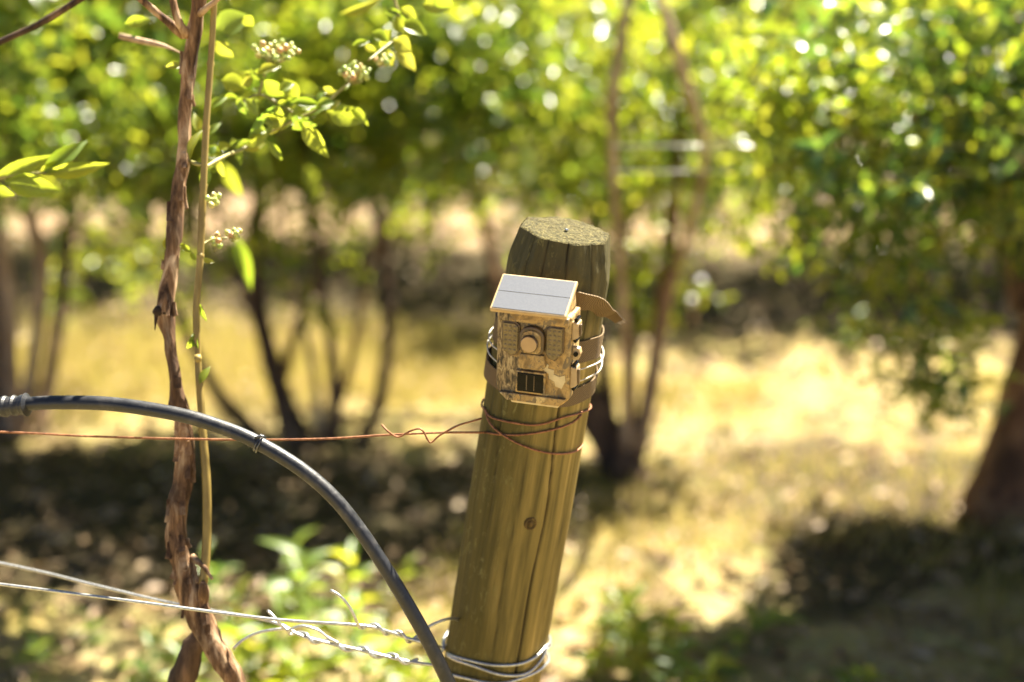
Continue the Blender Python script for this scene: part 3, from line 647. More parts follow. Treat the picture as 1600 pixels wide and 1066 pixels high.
# ------------------------------------------------------------------ irrigation hose
def build_hose():
    t = empty('irrigation_hose', at(0, 637, 1.6), 'black plastic irrigation hose arching down to the foot of the post', 'hose')
    P = pixline([(-260, 668, 1.62), (-90, 645, 1.60), (0, 635, 1.59), (45, 631, 1.585), (100, 629, 1.58), (180, 632, 1.57), (280, 648, 1.56), (350, 669, 1.555), (405, 693, 1.55), (470, 733, 1.55), (520, 776, 1.55), (560, 825, 1.552), (600, 884, 1.557), (640, 950, 1.565), (672, 1008, 1.575), (705, 1076, 1.59), (730, 1140, 1.61)])
    e = P[-1]; g0 = Vector((e.x + 0.05, e.y + 0.02, gh(e.x, e.y) - 0.02)); P = list(P) + [Vector((e.x + 0.03, e.y + 0.01, e.z * 0.5)), g0]
    C = spline(P, 0.008); rad = np.full(len(C), 0.0079)
    for i in range(len(C)): rad[i] *= 1 + 0.012 * mnoise.noise(Vector(C[i][:3]) * 14)
    V, F = tube_arrays(C, rad, 24); link('hose_pipe', mesh('hose_pipe', V, F), HOSE, t, True)
    # barbed coupling at the left
    Cc = spline(pixline([(-30, 640, 1.595), (0, 636, 1.59), (45, 632, 1.585)]), 0.0025); s = np.linspace(0, 1, len(Cc))
    rr = 0.0105 + 0.0016 * (np.sin(s * 28) > 0.4) + 0.0012 * (s > 0.85); rr[-1] = 0.0080
    V, F = tube_arrays(Cc, rr, 24); link('coupling', mesh('coupling', V, F, False), HOSE, t, True)
    # tie round the hose
    def loc(u, v):
        i = int(np.argmin([(Vector(c[:3]) - at(u, v, 1.55)).length for c in C])); return i
    i = loc(405, 693); T, N, B = frames(C[:, :3]); m = Multi()
    for off, rr in ((-0.0022, 0.0094), (0.0006, 0.0098)):
        ring = [C[i, :3] + T[i] * (off + 0.0012 * math.sin(a)) + (N[i] * math.cos(a) + B[i] * math.sin(a)) * rr for a in np.linspace(0, 6.2832, 33)]
        m.tube(np.array(ring), 0.0011, 6)
    up = Vector((0.1, -0.55, 0.9)).normalized(); c0 = Vector(C[i, :3]) + up * 0.0095
    m.tube([c0 + Vector((-0.004, 0, 0.0)), c0 + Vector((0.003, -0.001, 0.003)), c0 + Vector((0.008, 0, 0.0005))], [0.0016, 0.0017, 0.001], 6)
    m.build('wire_tie', simple('tie_wire', (0.05, 0.055, 0.06), (0.14, 0.14, 0.15), 200, 0.35, 0.7), t)
build_hose()

# ------------------------------------------------------------------ near berry vine
def px_r(w, d): return w * 0.5 * d / FPX
def stem_pts(rows): return [(*at(u, v, d), px_r(wd, d)) for u, v, wd, d in rows]
def leaf_px(u0, v0, u1, v1, wpx, d, mat, parent, curl=0, d1=None, nrm=None):
    a = at(u0, v0, d); b = at(u1, v1, d if d1 is None else d1); dv = b - a
    if nrm is None:
        nrm = Vector((random.uniform(-0.45, 0.45), -0.9, random.uniform(-0.35, 0.75)))
    return single_leaf(a, dv, nrm, dv.length * 1.08, 1.05 * wpx * d / FPX, mat, parent, curl)
BERRY_ME = None
def berry_mesh():
    g = G('unripe_berry'); oi = g.n('ObjectInfo'); c = g.ramp(oi.outputs['Random'], [(0, (0.26, 0.36, 0.08)), (0.6, (0.42, 0.46, 0.12)), (0.85, (0.5, 0.40, 0.14)), (1, (0.46, 0.24, 0.10))])
    mt = g.done(g.pbr(c, 0.35, 0.5, 0, None, **{'Subsurface Weight': 0.25, 'Subsurface Radius': (0.002, 0.003, 0.001), 'Subsurface Scale': 0.5}))
    V = []; F = []; seg = 10; prof = [(0.0, -1), (0.5, -0.87), (0.87, -0.5), (1, 0), (0.9, 0.45), (0.6, 0.78), (0.42, 0.86), (0.52, 1.08), (0.35, 0.9), (0.0, 0.8)]
    for r, z in prof:
        for k in range(seg): a = 6.2832 * k / seg; V.append((r * math.cos(a), r * math.sin(a), z + (0.06 * (k % 2) if abs(z) > 1.05 else 0)))
    for j in range(len(prof) - 1):
        for k in range(seg): k2 = (k + 1) % seg; F.append((j * seg + k, j * seg + k2, (j + 1) * seg + k2, (j + 1) * seg + k))
    me = mesh('berry', V, F); me.materials.append(mt); return me
def berries(c, ru, rv, n, d, parent, r=0.0034):
    global BERRY_ME
    if BERRY_ME is None: BERRY_ME = berry_mesh()
    m = Multi(); root = at(c[0] - 4, c[1] + rv * 1.4, d)
    for k in range(n):
        a = 2.4 * k; q = math.sqrt((k + 0.5) / n); p = at(c[0] + ru * q * math.cos(a), c[1] + rv * q * math.sin(a), d + random.uniform(-0.018, 0.018))
        o = bpy.data.objects.new('berry', BERRY_ME); COL.objects.link(o); o.parent = parent; o.location = p - parent.location
        s = r * random.uniform(0.8, 1.2); o.scale = (s, s, s); o.rotation_euler = (random.uniform(-0.7, 0.7), random.uniform(-0.7, 0.7), random.random() * 6)
        m.tube(spline([root, (root + p) / 2 + Vector((0, 0, -0.002)), p], 0.01), 0.0006, 4)
    m.build('berry_stalks', TWIG, parent)
VD = 1.655
def build_vine():
    base = at(395, 1150, VD + 0.02); base.y = 1.56; base.z = gh(base.x, 1.56)
    t = empty('blueberry_plant', base, 'old peeling-bark berry vine with green cane and unripe berries left of post', 'plant')
    D = VD
    lo = at(372, 1075, D + 0.01)
    rows = [(314, -160, 30, D - 0.04), (313, -60, 29, D - 0.03), (312, 0, 28, D - 0.02), (301, 60, 30, D - 0.01), (291, 150, 29, D), (285, 250, 26, D), (276, 330, 28, D), (268, 400, 29, D), (264, 450, 31, D), (257, 488, 37, D), (264, 530, 24, D), (272, 580, 24, D), (281, 630, 27, D), (290, 690, 33, D), (288, 745, 36, D), (279, 790, 38, D), (275, 830, 38, D), (284, 880, 42, D), (298, 930, 48, D), (322, 985, 48, D), (350, 1035, 42, D), (372, 1075, 40, D + 0.01)]
    rows = [(a_, b_, c_ * 0.76, d_) for a_, b_, c_, d_ in rows]
    pts = stem_pts(rows) + [(lo.x + 0.02, lo.y + 0.02, 0.45, 0.016), (lo.x + 0.03, 1.52, 0.2, 0.02), (base.x, base.y, base.z - 0.03, 0.026)]
    tube('stem', pts, None, BARK_VINE, t, 22, 0.006, rough=0.32, freq=75, ridges=0.30)
    st = stem_pts([(330, 985, 40, D + 0.02), (304, 1010, 34, D + 0.03), (290, 1050, 40, D + 0.035), (284, 1085, 42, D + 0.05)]); e = st[-1]
    tube('old_stem', st + [(e[0] + 0.01, e[1] + 0.02, 0.42, 0.018), (base.x - 0.03, base.y, base.z - 0.03, 0.026)], None, BARK_DARK, t, 16, 0.008, rough=0.4, freq=70, ridges=0.25)
    tube('snag', stem_pts([(258, 488, 26, D), (246, 486, 18, D - 0.01), (240, 490, 8, D - 0.012)]), None, BARK_DARK, t, 9, 0.003, rough=0.5, freq=150)
    tube('snag', stem_pts([(244, 490, 7, D - 0.01), (243, 505, 4, D - 0.011), (242, 516, 1.5, D - 0.011)]), None, BARK_DARK, t, 6, 0.003)
    tube('snag', stem_pts([(316, 945, 20, D), (318, 922, 17, D - 0.014), (317, 910, 9, D - 0.02)]), None, BARK_VINE, t, 10, 0.004, rough=0.3, freq=120)
    tube('snag', stem_pts([(300, 870, 12, D), (318, 885, 9, D - 0.012), (332, 905, 4, D - 0.018)]), None, BARK_VINE, t, 8, 0.004, rough=0.3, freq=120)
    # peeling strips of bark
    for k in range(46):
        i = random.random(); v = 560 + i * 480 if k < 34 else 40 + i * 480; rr = np.array([[r[1], r[0], r[2]] for r in rows]); u = np.interp(v, rr[:, 0], rr[:, 1]); wd = np.interp(v, rr[:, 0], rr[:, 2])
        s = random.choice((-1, 1, 0.3)); du = s * wd * 0.46; L = random.uniform(14, 46); d0 = D - 0.5 * wd * D / FPX * (0.9 if abs(s) < 1 else 0.45)
        C = spline(pixline([(u + du, v - L / 2, d0), (u + du * 1.06, v, d0 - 0.001), (u + du * random.uniform(1.1, 1.4), v + L / 2, d0 - random.uniform(0.001, 0.006))]), 0.004)
        ribbon('bark_strip', C[:, :3], [Vector((random.uniform(0.5, 1), -0.4 * s, 0.1))] * len(C), random.uniform(0.003, 0.008), 0.0009, BARK_VINE, t)
    # forks at the top
    tube('branch', stem_pts([(300, 50, 22, D), (284, 52, 18, D - 0.01), (262, 34, 13, D - 0.02), (238, 14, 11, D - 0.03), (205, -12, 10, D - 0.04), (120, -70, 8, D - 0.05)]), None, BARK_VINE, t, 10, 0.008, rough=0.2, freq=90)
    tube('branch', stem_pts([(294, 54, 18, D - 0.012), (282, 40, 13, D - 0.025), (272, 10, 12, D - 0.03), (262, -40, 12, D - 0.03), (240, -150, 10, D - 0.02)]), None, BARK_VINE, t, 10, 0.008, rough=0.15, freq=90)
    tube('branch', stem_pts([(312, 22, 12, D - 0.02), (326, 10, 9, D - 0.035), (345, -6, 8, D - 0.04), (390, -60, 7, D - 0.05)]), None, BARK_PALE, t, 9, 0.008)
    tube('branch', stem_pts([(-60, 95, 9, D + 0.05), (0, 66, 10, D + 0.05), (60, 38, 10, D + 0.05), (130, -4, 11, D + 0.04), (200, -50, 11, D)]), None, BARK_DARK, t, 9, 0.01)
    # young cane
    cane = [(341, -120, 9, D - 0.03), (335, 0, 9.5, D - 0.02), (329, 100, 10, D - 0.01), (322, 200, 11, D - 0.01), (318, 290, 11, D - 0.01), (313, 400, 11, D - 0.008), (307, 480, 11, D - 0.005), (309, 560, 11, D), (313, 620, 12, D), (318, 690, 13, D - 0.004), (323, 760, 14, D - 0.006), (323, 850, 14, D - 0.006), (318, 912, 14, D - 0.01)]
    tube('cane', stem_pts(cane), None, CANE, t, 12, 0.008, rough=0.06, freq=60)
    for (u, v) in ((318, 290), (309, 560), (313, 400), (322, 200), (329, 100)):
        c = at(u, v, D - 0.008); V, F = tube_arrays([c + Vector((0, 0, -0.004)), c, c + Vector((0, 0, 0.004))], [0.0036, 0.0048, 0.0036], 10); link('cane_node', mesh('cane_node', V, F), CANE, t, True)
    # leafy fruiting twig
    d = D + 0.085
    tw = tube('twig', stem_pts([(320, 262, 6, D - 0.008), (352, 244, 6, d - 0.05), (385, 230, 5.5, d), (420, 208, 5, d), (455, 190, 5, d), (500, 168, 4.5, d + 0.005), (530, 143, 4, d + 0.01), (552, 122, 4, d + 0.01)]), None, TWIG, t, 8, 0.006)
    tube('twig', stem_pts([(404, 150, 4, d), (412, 120, 5, d), (420, 92, 4, d)]), None, TWIG, t, 8, 0.006)
    tube('twig', stem_pts([(470, 184, 4.5, d), (440, 165, 4.5, d), (405, 148, 4, d), (380, 160, 4, d)]), None, TWIG, t, 8, 0.006)
    tube('twig', stem_pts([(318, 258, 6, D - 0.01), (306, 256, 7, D - 0.01), (297, 252, 5, D)]), None, TWIG, t, 8, 0.004)
    X = lambda x: 180 + x / 2.317
    Y = lambda y: y / 2.317
    lv = [(765, 400, 880, 445, 78, 1), (850, 385, 912, 445, 36, 0), (605, 380, 478, 458, 34, 2), (608, 285, 655, 370, 58, 1), (535, 290, 612, 345, 62, 0), (635, 372, 735, 372, 34, 1), (700, 425, 650, 470, 45, 0), (678, 445, 748, 562, 62, 1),
          (535, 415, 602, 442, 42, 0), (490, 250, 528, 290, 40, 1), (383, 290, 465, 312, 68, 0), (480, 500, 538, 470, 26, 1), (415, 525, 485, 515, 34, 0), (440, 540, 452, 588, 28, 1), (372, 540, 412, 522, 40, 0), (342, 562, 362, 532, 26, 1),
          (570, 470, 645, 430, 34, 0), (498, 362, 545, 338, 36, 1), (358, 105, 470, 58, 88, 0), (365, 150, 408, 205, 54, 1), (560, 515, 602, 578, 30, 0), (720, 395, 790, 370, 38, 1), (640, 420, 700, 385, 40, 2), (660, 440, 720, 460, 40, 0),
          (590, 330, 640, 300, 36, 1), (455, 310, 500, 280, 34, 0), (340, 395, 395, 350, 30, 1), (300, 480, 290, 410, 34, 0), (335, 490, 375, 445, 26, 1), (325, 515, 300, 470, 30, 0), (465, 60, 490, 92, 44, 1), (440, 530, 420, 500, 24, 1),
          (395, 350, 440, 355, 30, 0), (520, 300, 545, 245, 40, 1), (610, 440, 560, 480, 38, 0)]
    for (a, b, c, e, wd, cu) in lv:
        leaf_px(X(a), Y(b), X(c), Y(e), wd / 2.317, d + random.uniform(-0.02, 0.03), LIME_N if random.random() < 0.75 else WEED_N, t, cu)
    tp = [(330, 258), (352, 244), (385, 230), (420, 208), (455, 190), (500, 168), (470, 184), (440, 165), (405, 148), (385, 158), (412, 120), (530, 143)]
    for k in range(34):
        u0, v0 = tp[k % len(tp)]; u0 += random.uniform(-12, 12); v0 += random.uniform(-6, 6); a_ = random.random() * 6.28; l_ = random.uniform(16, 40)
        leaf_px(u0, v0, u0 + l_ * math.cos(a_), v0 + l_ * 0.8 * math.sin(a_), l_ * random.uniform(0.35, 0.6), d + random.uniform(-0.03, 0.05), LIME_N if k % 3 else WEED_N, t, k % 3)
    berries((X(585), Y(183)), 38, 15, 26, d, t); berries((X(870), Y(262)), 24, 14, 18, d + 0.02, t)
    berries((X(970), Y(217)), 15, 9, 7, d + 0.05, t); berries((X(355), Y(722)), 11, 10, 7, D, t); berries((X(368), Y(872)), 8, 12, 5, D, t); berries((X(430), Y(846)), 11, 8, 6, D, t)
    tube('twig', stem_pts([(314, 384, 4, D - 0.01), (330, 375, 4, D), (355, 372, 3, D)]), None, TWIG, t, 6, 0.004)
    # small shoots on the cane
    for (u0, v0, u1, v1, wd) in ((311, 405, 295, 396, 9), (313, 408, 333, 408, 8), (308, 470, 318, 500, 9), (310, 545, 300, 520, 10), (312, 600, 325, 575, 12), (308, 520, 293, 545, 12), (297, 250, 308, 200, 14), (262, 392, 258, 372, 10), (285, 100, 258, 103, 10), (300, 395, 280, 380, 10)):
        leaf_px(u0, v0, u1, v1, wd, D - 0.005, LIME_N, t, 1)
    # second sprig further right
    d2 = D + 0.12
    tube('twig', stem_pts([(590, -70, 6, d2), (610, -20, 6, d2), (622, 20, 5, d2), (628, 50, 4, d2), (600, 75, 4, d2 - 0.03), (575, 95, 3, d2 - 0.06)]), None, TWIG, t, 8, 0.008)
    for (a, b, c, e, wd) in ((930, 118, 985, 140, 45), (1035, 85, 1122, 112, 62), (1005, 145, 1065, 180, 62), (1015, 175, 1078, 245, 52), (1035, 28, 1085, 62, 45), (975, 45, 1045, 72, 48), (858, 165, 915, 148, 24), (900, 168, 938, 188, 26), (1000, 110, 950, 150, 44), (1110, 20, 1200, 30, 62), (1150, -20, 1210, 25, 60), (1040, 120, 1010, 60, 44), (985, 180, 1000, 230, 30)):
        leaf_px(X(a), Y(b), X(c), Y(e), wd / 2.317, d2 + random.uniform(-0.04, 0.04), LIME_N, t, random.choice((0, 1, 2)))
    for (a, b, c, e, wd, dd) in ((35, 85, 115, 78, 45, 1.75), (185, 240, 240, 232, 28, 1.72), (395, 590, 432, 700, 50, 2.3), (432, 850, 490, 1030, 46, 2.35), (690, 600, 735, 720, 46, 2.9), (810, 50, 970, 15, 34, 1.9)):
        leaf_px(X(a), Y(b), X(c), Y(e), wd / 2.317, dd, LIME_N, t, 1)
    # dry stalk caught near the fork
    tube('dry_stalk', stem_pts([(186, 56, 9, 1.75), (220, 64, 10, 1.75), (252, 71, 8, 1.73), (272, 78, 3.5, 1.70), (294, 90, 3, 1.665)]), None, BARK_PALE, t, 7, 0.01)
build_vine()
def build_sprig():
    b = ground_at(-420, 1000); b.y = 1.95; b.z = gh(b.x, b.y)
    t = empty('leafy_shoot', b, 'fresh green leaf sprig reaching in at the left edge', 'sprig')
    d = 1.72
    tube('stem', [(b.x, b.y, b.z - 0.02, 0.006)] + stem_pts([(-330, 560, 12, d + 0.12), (-180, 330, 9, d + 0.05), (-60, 285, 7, d), (0, 278, 6, d), (40, 272, 5, d), (72, 270, 4, d)]), None, TWIG, t, 8, 0.01)
    for (u0, v0, u1, v1, wd, cu) in ((-8, 275, 72, 250, 26, 0), (66, 272, 127, 226, 26, 1), (70, 271, 158, 260, 24, 0), (8, 284, 78, 300, 36, 1), (-40, 283, 12, 305, 30, 0), (-60, 280, -10, 240, 30, 1), (-100, 290, -60, 330, 36, 2), (-120, 300, -70, 260, 34, 0), (60, 270, 105, 262, 20, 2)):
        leaf_px(u0, v0, u1, v1, wd, d, LIME_N, t, cu, nrm=Vector((0.1, -0.9, random.uniform(-0.1, 0.35))))
build_sprig()

# ------------------------------------------------------------------ second row bushes (hand placed)
def bush_shell(label, base, name='blueberry_bush', cat='bush', group=None):
    return empty(name, base, label, cat, group)
def px_cluster(LV, MU, u, v, d, r, ntw, leafL, nleaf=11, twL=0.2, upb=0.35):
    cluster(at(u, v, d), r, ntw, leafL, LV, MU, nleaf, twL, upb)
def scatter_leaf_parts(parent, spots, L, mat, n_each, spread):
    for (u, v, d) in spots:
        for _ in range(n_each):
            p = np.array(at(u, v, d)) + rnd_unit() * spread * rng.random() ** 0.5
            dv = rnd_unit() * 0.8 + np.array([-0.2, -0.1, -0.15]); l = L * (0.7 + 0.5 * rng.random())
            single_leaf(p, dv, np.array([0, -0.2, 0.8]) + rnd_unit() * 0.6, l, l * 0.42, mat, parent, random.choice((0, 1, 2)))

def young(t, spots):
    LV = Leaves(); MU = Multi()
    for (u, v, d, r, n, l) in spots: px_cluster(LV, MU, u, v, d, r * 1.15, int(n * 1.2), l * 0.86, 10, 0.18, 0.1)
    LV.build('young_leaves', LIME, t)['kind'] = 'stuff'; MU.build('young_shoots', TWIG, t)['kind'] = 'stuff'
def bush_left():
    base = ground_at(480, 690)
    t = bush_shell('multi-stemmed dark blueberry bush behind the vine and hose', base)
    d = (base - CP).dot(FWD)
    for rows, m in (([(415, 60, 16, d - 0.1), (412, 240, 23, d - 0.05), (398, 400, 26, d - 0.02), (412, 520, 29, d), (448, 640, 38, d), (470, 700, 54, d)], BARK_DARK),
                    ([(470, 200, 12, d + 0.1), (500, 420, 16, d + 0.05), (520, 560, 18, d), (522, 690, 24, d)], BARK_DARK),
                    ([(560, 250, 14, d + 0.15), (600, 380, 18, d + 0.1), (607, 520, 20, d + 0.05), (592, 630, 22, d), (560, 700, 26, d)], BARK_DARK),
                    ([(255, 440, 12, d - 0.2), (300, 540, 16, d - 0.15), (345, 620, 20, d - 0.1), (410, 690, 26, d)], BARK_DARK),
                    ([(330, 300, 8, d - 0.1), (372, 430, 11, d - 0.1), (420, 560, 13, d - 0.05), (460, 700, 20, d)], BARK_DARK),
                    ([(620, 300, 8, d + 0.1), (570, 450, 11, d + 0.1), (545, 580, 13, d + 0.05), (500, 700, 20, d)], BARK_RED),
                    ([(440, 280, 8, d + 0.2), (455, 430, 9, d + 0.15), (490, 580, 12, d + 0.05), (500, 700, 18, d)], BARK_PALE),
                    ([(540, 320, 10, d + 0.2), (480, 470, 13, d + 0.1), (440, 600, 18, d), (450, 690, 20, d)], BARK_RED),
                    ([(600, 60, 14, d + 0.3), (640, 130, 18, d + 0.3), (690, 210, 22, d + 0.3), (740, 290, 20, d + 0.3), (772, 420, 20, d + 0.25), (790, 560, 22, d + 0.15), (800, 690, 28, d)], BARK_RED)):
        tube('stem', stem_pts(rows), None, m, t, 9, 0.03, rough=0.15, freq=20)
    LV = Leaves(); MU = Multi()
    for (u, v, dd, r, n, l) in ((120, 60, 0.1, 0.26, 12, .045), (230, 170, 0.0, 0.24, 12, .045), (380, 90, -0.1, 0.28, 16, .046), (520, 60, 0.1, 0.30, 18, .046), (450, 230, 0.1, 0.22, 10, .046), (600, 200, 0.2, 0.24, 10, .046), (330, 280, 0, 0.2, 7, .046), (690, 80, 0.2, 0.28, 14, .046), (780, 160, 0.3, 0.22, 7, .046), (560, 330, 0.2, 0.14, 4, .045), (200, 300, 0.1, 0.16, 5, .045), (430, 380, 0.1, 0.12, 4, .045)):
        px_cluster(LV, MU, u, v, d + dd, r, int(n * 1.35), l * 0.98)
    for _ in range(26):      # the top of the crown, above the frame
        cluster((base.x + rng.uniform(-0.95, 0.8), base.y + rng.uniform(-0.3, 0.35), rng.uniform(0.85, 1.28)), 0.22, 12, 0.055, LV, MU)
    for _ in range(22): cluster((base.x + rng.uniform(-0.55, 0.35), base.y + rng.uniform(-0.95, -0.35), rng.uniform(1.32, 1.6)), 0.2, 11, 0.055, LV, MU)   # unseen leaf clusters added above the frame to shade the ground
    for _ in range(18): cluster((base.x + rng.uniform(-0.5, 0.85), base.y + rng.uniform(-0.05, 0.45), rng.uniform(0.8, 1.25)), 0.2, 20, 0.06, LV, MU)  # extra dense clusters added to deepen the ground shadow
    c = LV.build('crown', GREEN, t); c['kind'] = 'stuff'; MU.build('twigs', BARK_RED, t)['kind'] = 'stuff'
    young(t, [(60, 300, d + 0.2, 0.12, 4, .05), (150, 330, d + 0.3, 0.12, 4, .05), (235, 320, d + 0.1, 0.12, 4, .05), (525, 370, d + 0.1, 0.1, 3, .05), (585, 250, d, 0.12, 5, .05), (640, 340, d + 0.3, 0.1, 4, .05), (720, 265, d + 0.2, 0.12, 5, .05), (410, 300, d - 0.1, 0.1, 4, .05), (290, 450, d + 0.2, 0.09, 3, .05), (120, 430, d + 0.3, 0.10, 5, .05), (205, 400, d + 0.3, 0.10, 5, .05), (340, 330, d - 0.2, 0.10, 4, .05), (370, 410, d - 0.2, 0.08, 3, .05), (470, 300, d - 0.1, 0.14, 6, .05), (560, 130, d - 0.25, 0.2, 12, .052), (640, 60, d - 0.2, 0.2, 12, .052), (420, 60, d - 0.3, 0.2, 10, .052), (640, 250, d, 0.15, 6, .05), (250, 90, d - 0.2, 0.18, 6, .05), (720, 180, d + 0.1, 0.16, 8, .05), (490, 430, d - 0.1, 0.1, 3, .048), (300, 200, d - 0.2, 0.14, 5, .05), (690, 340, d + 0.2, 0.1, 3, .05)])
    scatter_leaf_parts(t, [(520, 40, d - 0.35), (600, 90, d - 0.3), (560, 150, d - 0.3), (470, 300, d - 0.2), (360, 420, d - 0.4)], 0.05, LIME, 9, 0.12)
def bush_mid():
    base = ground_at(965, 735)
    t = bush_shell('slender blueberry bush with stump base just right of the post', base)
    d = (base - CP).dot(FWD)
    for rows, m in (([(1075, 120, 14, d + 0.05), (1056, 270, 20, d), (1042, 420, 24, d), (1025, 560, 24, d), (1005, 660, 30, d), (985, 740, 36, d)], BARK_RED),
                    ([(955, 250, 12, d + 0.1), (968, 340, 18, d + 0.08), (985, 480, 18, d + 0.05), (984, 600, 20, d), (975, 740, 26, d)], BARK_DARK),
                    ([(880, 420, 16, d + 0.1), (928, 500, 20, d + 0.08), (945, 600, 22, d + 0.04), (960, 740, 26, d)], BARK_DARK),
                    ([(905, 610, 56, d - 0.05), (935, 660, 62, d - 0.03), (965, 715, 70, d), (985, 765, 84, d)], BARK_DARK),
                    ([(990, -60, 13, d - 0.62), (968, 80, 17, d - 0.62), (955, 170, 16, d - 0.6), (960, 300, 13, d - 0.52), (972, 450, 13, d - 0.38), (980, 600, 14, d - 0.15), (975, 740, 18, d)], BARK_PALE),
                    ([(1015, -40, 13, d - 0.6), (1048, 50, 18, d - 0.58), (1078, 150, 16, d - 0.52), (1102, 240, 14, d - 0.45), (1085, 330, 13, d - 0.35), (1050, 450, 13, d - 0.2), (1020, 600, 16, d - 0.05), (990, 740, 20, d)], BARK_PALE)):
        tube('stem', stem_pts(rows), None, m, t, 9, 0.03, rough=0.18, freq=20)
    LV = Leaves(); MU = Multi()
    for (u, v, dd, r, n, l) in ((900, 60, 0.1, 0.26, 12, .046), (1010, 130, 0.0, 0.25, 12, .047), (1120, 60, 0.1, 0.26, 12, .046), (960, 220, 0.0, 0.20, 9, .048), (1080, 250, 0.1, 0.18, 8, .046), (860, 170, 0.2, 0.2, 8, .045), (1180, 160, 0.0, 0.2, 8, .048), (990, 330, -0.05, 0.10, 4, .046), (1150, 300, 0.1, 0.12, 4, .046)):
        px_cluster(LV, MU, u, v, d + dd, r, int(n * 1.7), l * 0.98)
    for _ in range(2):
        cluster((base.x + rng.uniform(-0.45, 0.45), base.y + rng.uniform(-0.1, 0.6), rng.uniform(0.9, 1.3)), 0.2, 8, 0.052, LV, MU)
    c = LV.build('crown', GREEN, t); c['kind'] = 'stuff'; MU.build('twigs', BARK_RED, t)['kind'] = 'stuff'
    young(t, [(900, 240, d + 0.1, 0.12, 5, .05), (1120, 320, d + 0.1, 0.11, 5, .05), (1000, 460, d, 0.06, 4, .05), (1060, 470, d + 0.1, 0.06, 4, .05), (860, 330, d + 0.3, 0.1, 3, .05), (1180, 250, d + 0.1, 0.12, 5, .05), (830, 60, d, 0.18, 10, .05), (930, 120, d - 0.15, 0.18, 10, .05), (1010, 60, d - 0.1, 0.16, 9, .05), (950, 270, d - 0.1, 0.12, 7, .05), (1090, 170, d, 0.16, 8, .05), (1000, 400, d - 0.1, 0.07, 5, .05), (1150, 220, d - 0.1, 0.14, 7, .05), (800, 240, d + 0.2, 0.14, 6, .05), (1060, 300, d, 0.08, 3, .05), (880, 300, d + 0.1, 0.1, 4, .05)])
    scatter_leaf_parts(t, [(1000, 140, d - 0.3), (940, 260, d - 0.2), (1010, 400, d - 0.2), (995, 450, d - 0.2)], 0.05, LIME, 8, 0.09)
def bush_right():
    base = ground_at(1558, 812)
    t = bush_shell('large glossy-leaved bush with thick leaning trunk at right edge', base)
    d = (base - CP).dot(FWD)
    tube('trunk', stem_pts([(1690, 60, 30, d - 0.05), (1665, 250, 46, d - 0.03), (1640, 420, 56, d - 0.02), (1618, 540, 62, d), (1598, 640, 76, d), (1576, 740, 98, d), (1556, 830, 128, d + 0.02)]), None, BARK_RED, t, 16, 0.02, rough=0.16, freq=16, ridges=0.2)
    tube('limb', stem_pts([(1520, 120, 13, d - 0.35), (1535, 240, 17, d - 0.3), (1562, 310, 21, d - 0.2), (1592, 380, 26, d - 0.05), (1606, 460, 28, d), (1616, 540, 30, d)]), None, BARK_RED, t, 10, 0.03, rough=0.15, freq=20)
    tube('limb', stem_pts([(1330, 90, 10, d - 0.5), (1420, 170, 14, d - 0.45), (1500, 280, 18, d - 0.35), (1570, 400, 26, d - 0.1), (1592, 480, 30, d)]), None, BARK_DARK, t, 10, 0.03, rough=0.15, freq=20)
    LV = Leaves(); MU = Multi()
    for (u, v, dd, r, n, l) in ((1550, 60, -0.5, 0.24, 20, .042), (1460, 50, -0.5, 0.22, 18, .042), (1570, 190, -0.45, 0.22, 18, .042), (1470, 170, -0.5, 0.22, 18, .042), (1380, 110, -0.5, 0.2, 12, .044), (1540, 300, -0.4, 0.2, 14, .042), (1430, 280, -0.45, 0.2, 13, .042), (1340, 40, -0.3, 0.2, 10, .044), (1500, 400, -0.4, 0.15, 8, .042),
                                 (1450, 480, -0.4, 0.12, 6, .042), (1465, 565, -0.4, 0.10, 5, .042), (1490, 640, -0.4, 0.07, 3, .04), (1300, 300, -0.45, 0.10, 4, .045), (1270, 380, -0.45, 0.08, 3, .045), (1250, 150, -0.6, 0.12, 5, .05), (1340, 200, -0.6, 0.14, 6, .048), (1330, 480, -0.4, 0.06, 2, .04), (1390, 340, -0.4, 0.1, 5, .042)):
        px_cluster(LV, MU, u, v, d + dd, r, int(n * 1.5), l * 0.95)
    for _ in range(26):
        cluster((base.x + rng.uniform(-0.65, 0.75), base.y + rng.uniform(-0.55, 0.3), rng.uniform(0.85, 1.3)), 0.22, 10, 0.05, LV, MU)
    for _ in range(26): cluster((base.x + rng.uniform(-0.05, 0.7), base.y + rng.uniform(-0.2, 0.35), rng.uniform(0.75, 1.3)), 0.18, 28, 0.062, LV, MU)  # dense leaf clusters added to cast a darker shadow below
    c = LV.build('crown', DEEP, t); c['kind'] = 'stuff'; MU.build('twigs', BARK_RED, t)['kind'] = 'stuff'
    young(t, [(1210, 330, d - 0.4, 0.09, 4, .048), (1250, 400, d - 0.4, 0.07, 3, .046), (1380, 420, d - 0.4, 0.09, 4, .046), (1420, 560, d - 0.45, 0.08, 4, .044), (1440, 620, d - 0.4, 0.07, 3, .044), (1330, 500, d - 0.3, 0.06, 2, .044), (1510, 500, d - 0.5, 0.1, 5, .044), (1200, 140, d - 0.75, 0.09, 8, .055), (1280, 170, d - 0.75, 0.1, 9, .055), (1350, 120, d - 0.7, 0.1, 7, .05), (1230, 230, d - 0.6, 0.1, 6, .052), (1420, 210, d - 0.75, 0.12, 6, .046), (1540, 100, d - 0.8, 0.14, 6, .044), (1480, 320, d - 0.65, 0.12, 5, .044), (1450, 480, d - 0.6, 0.1, 6, .044), (1570, 330, d - 0.6, 0.1, 4, .044), (1490, 600, d - 0.55, 0.08, 4, .042), (1290, 330, d - 0.6, 0.08, 3, .046)])
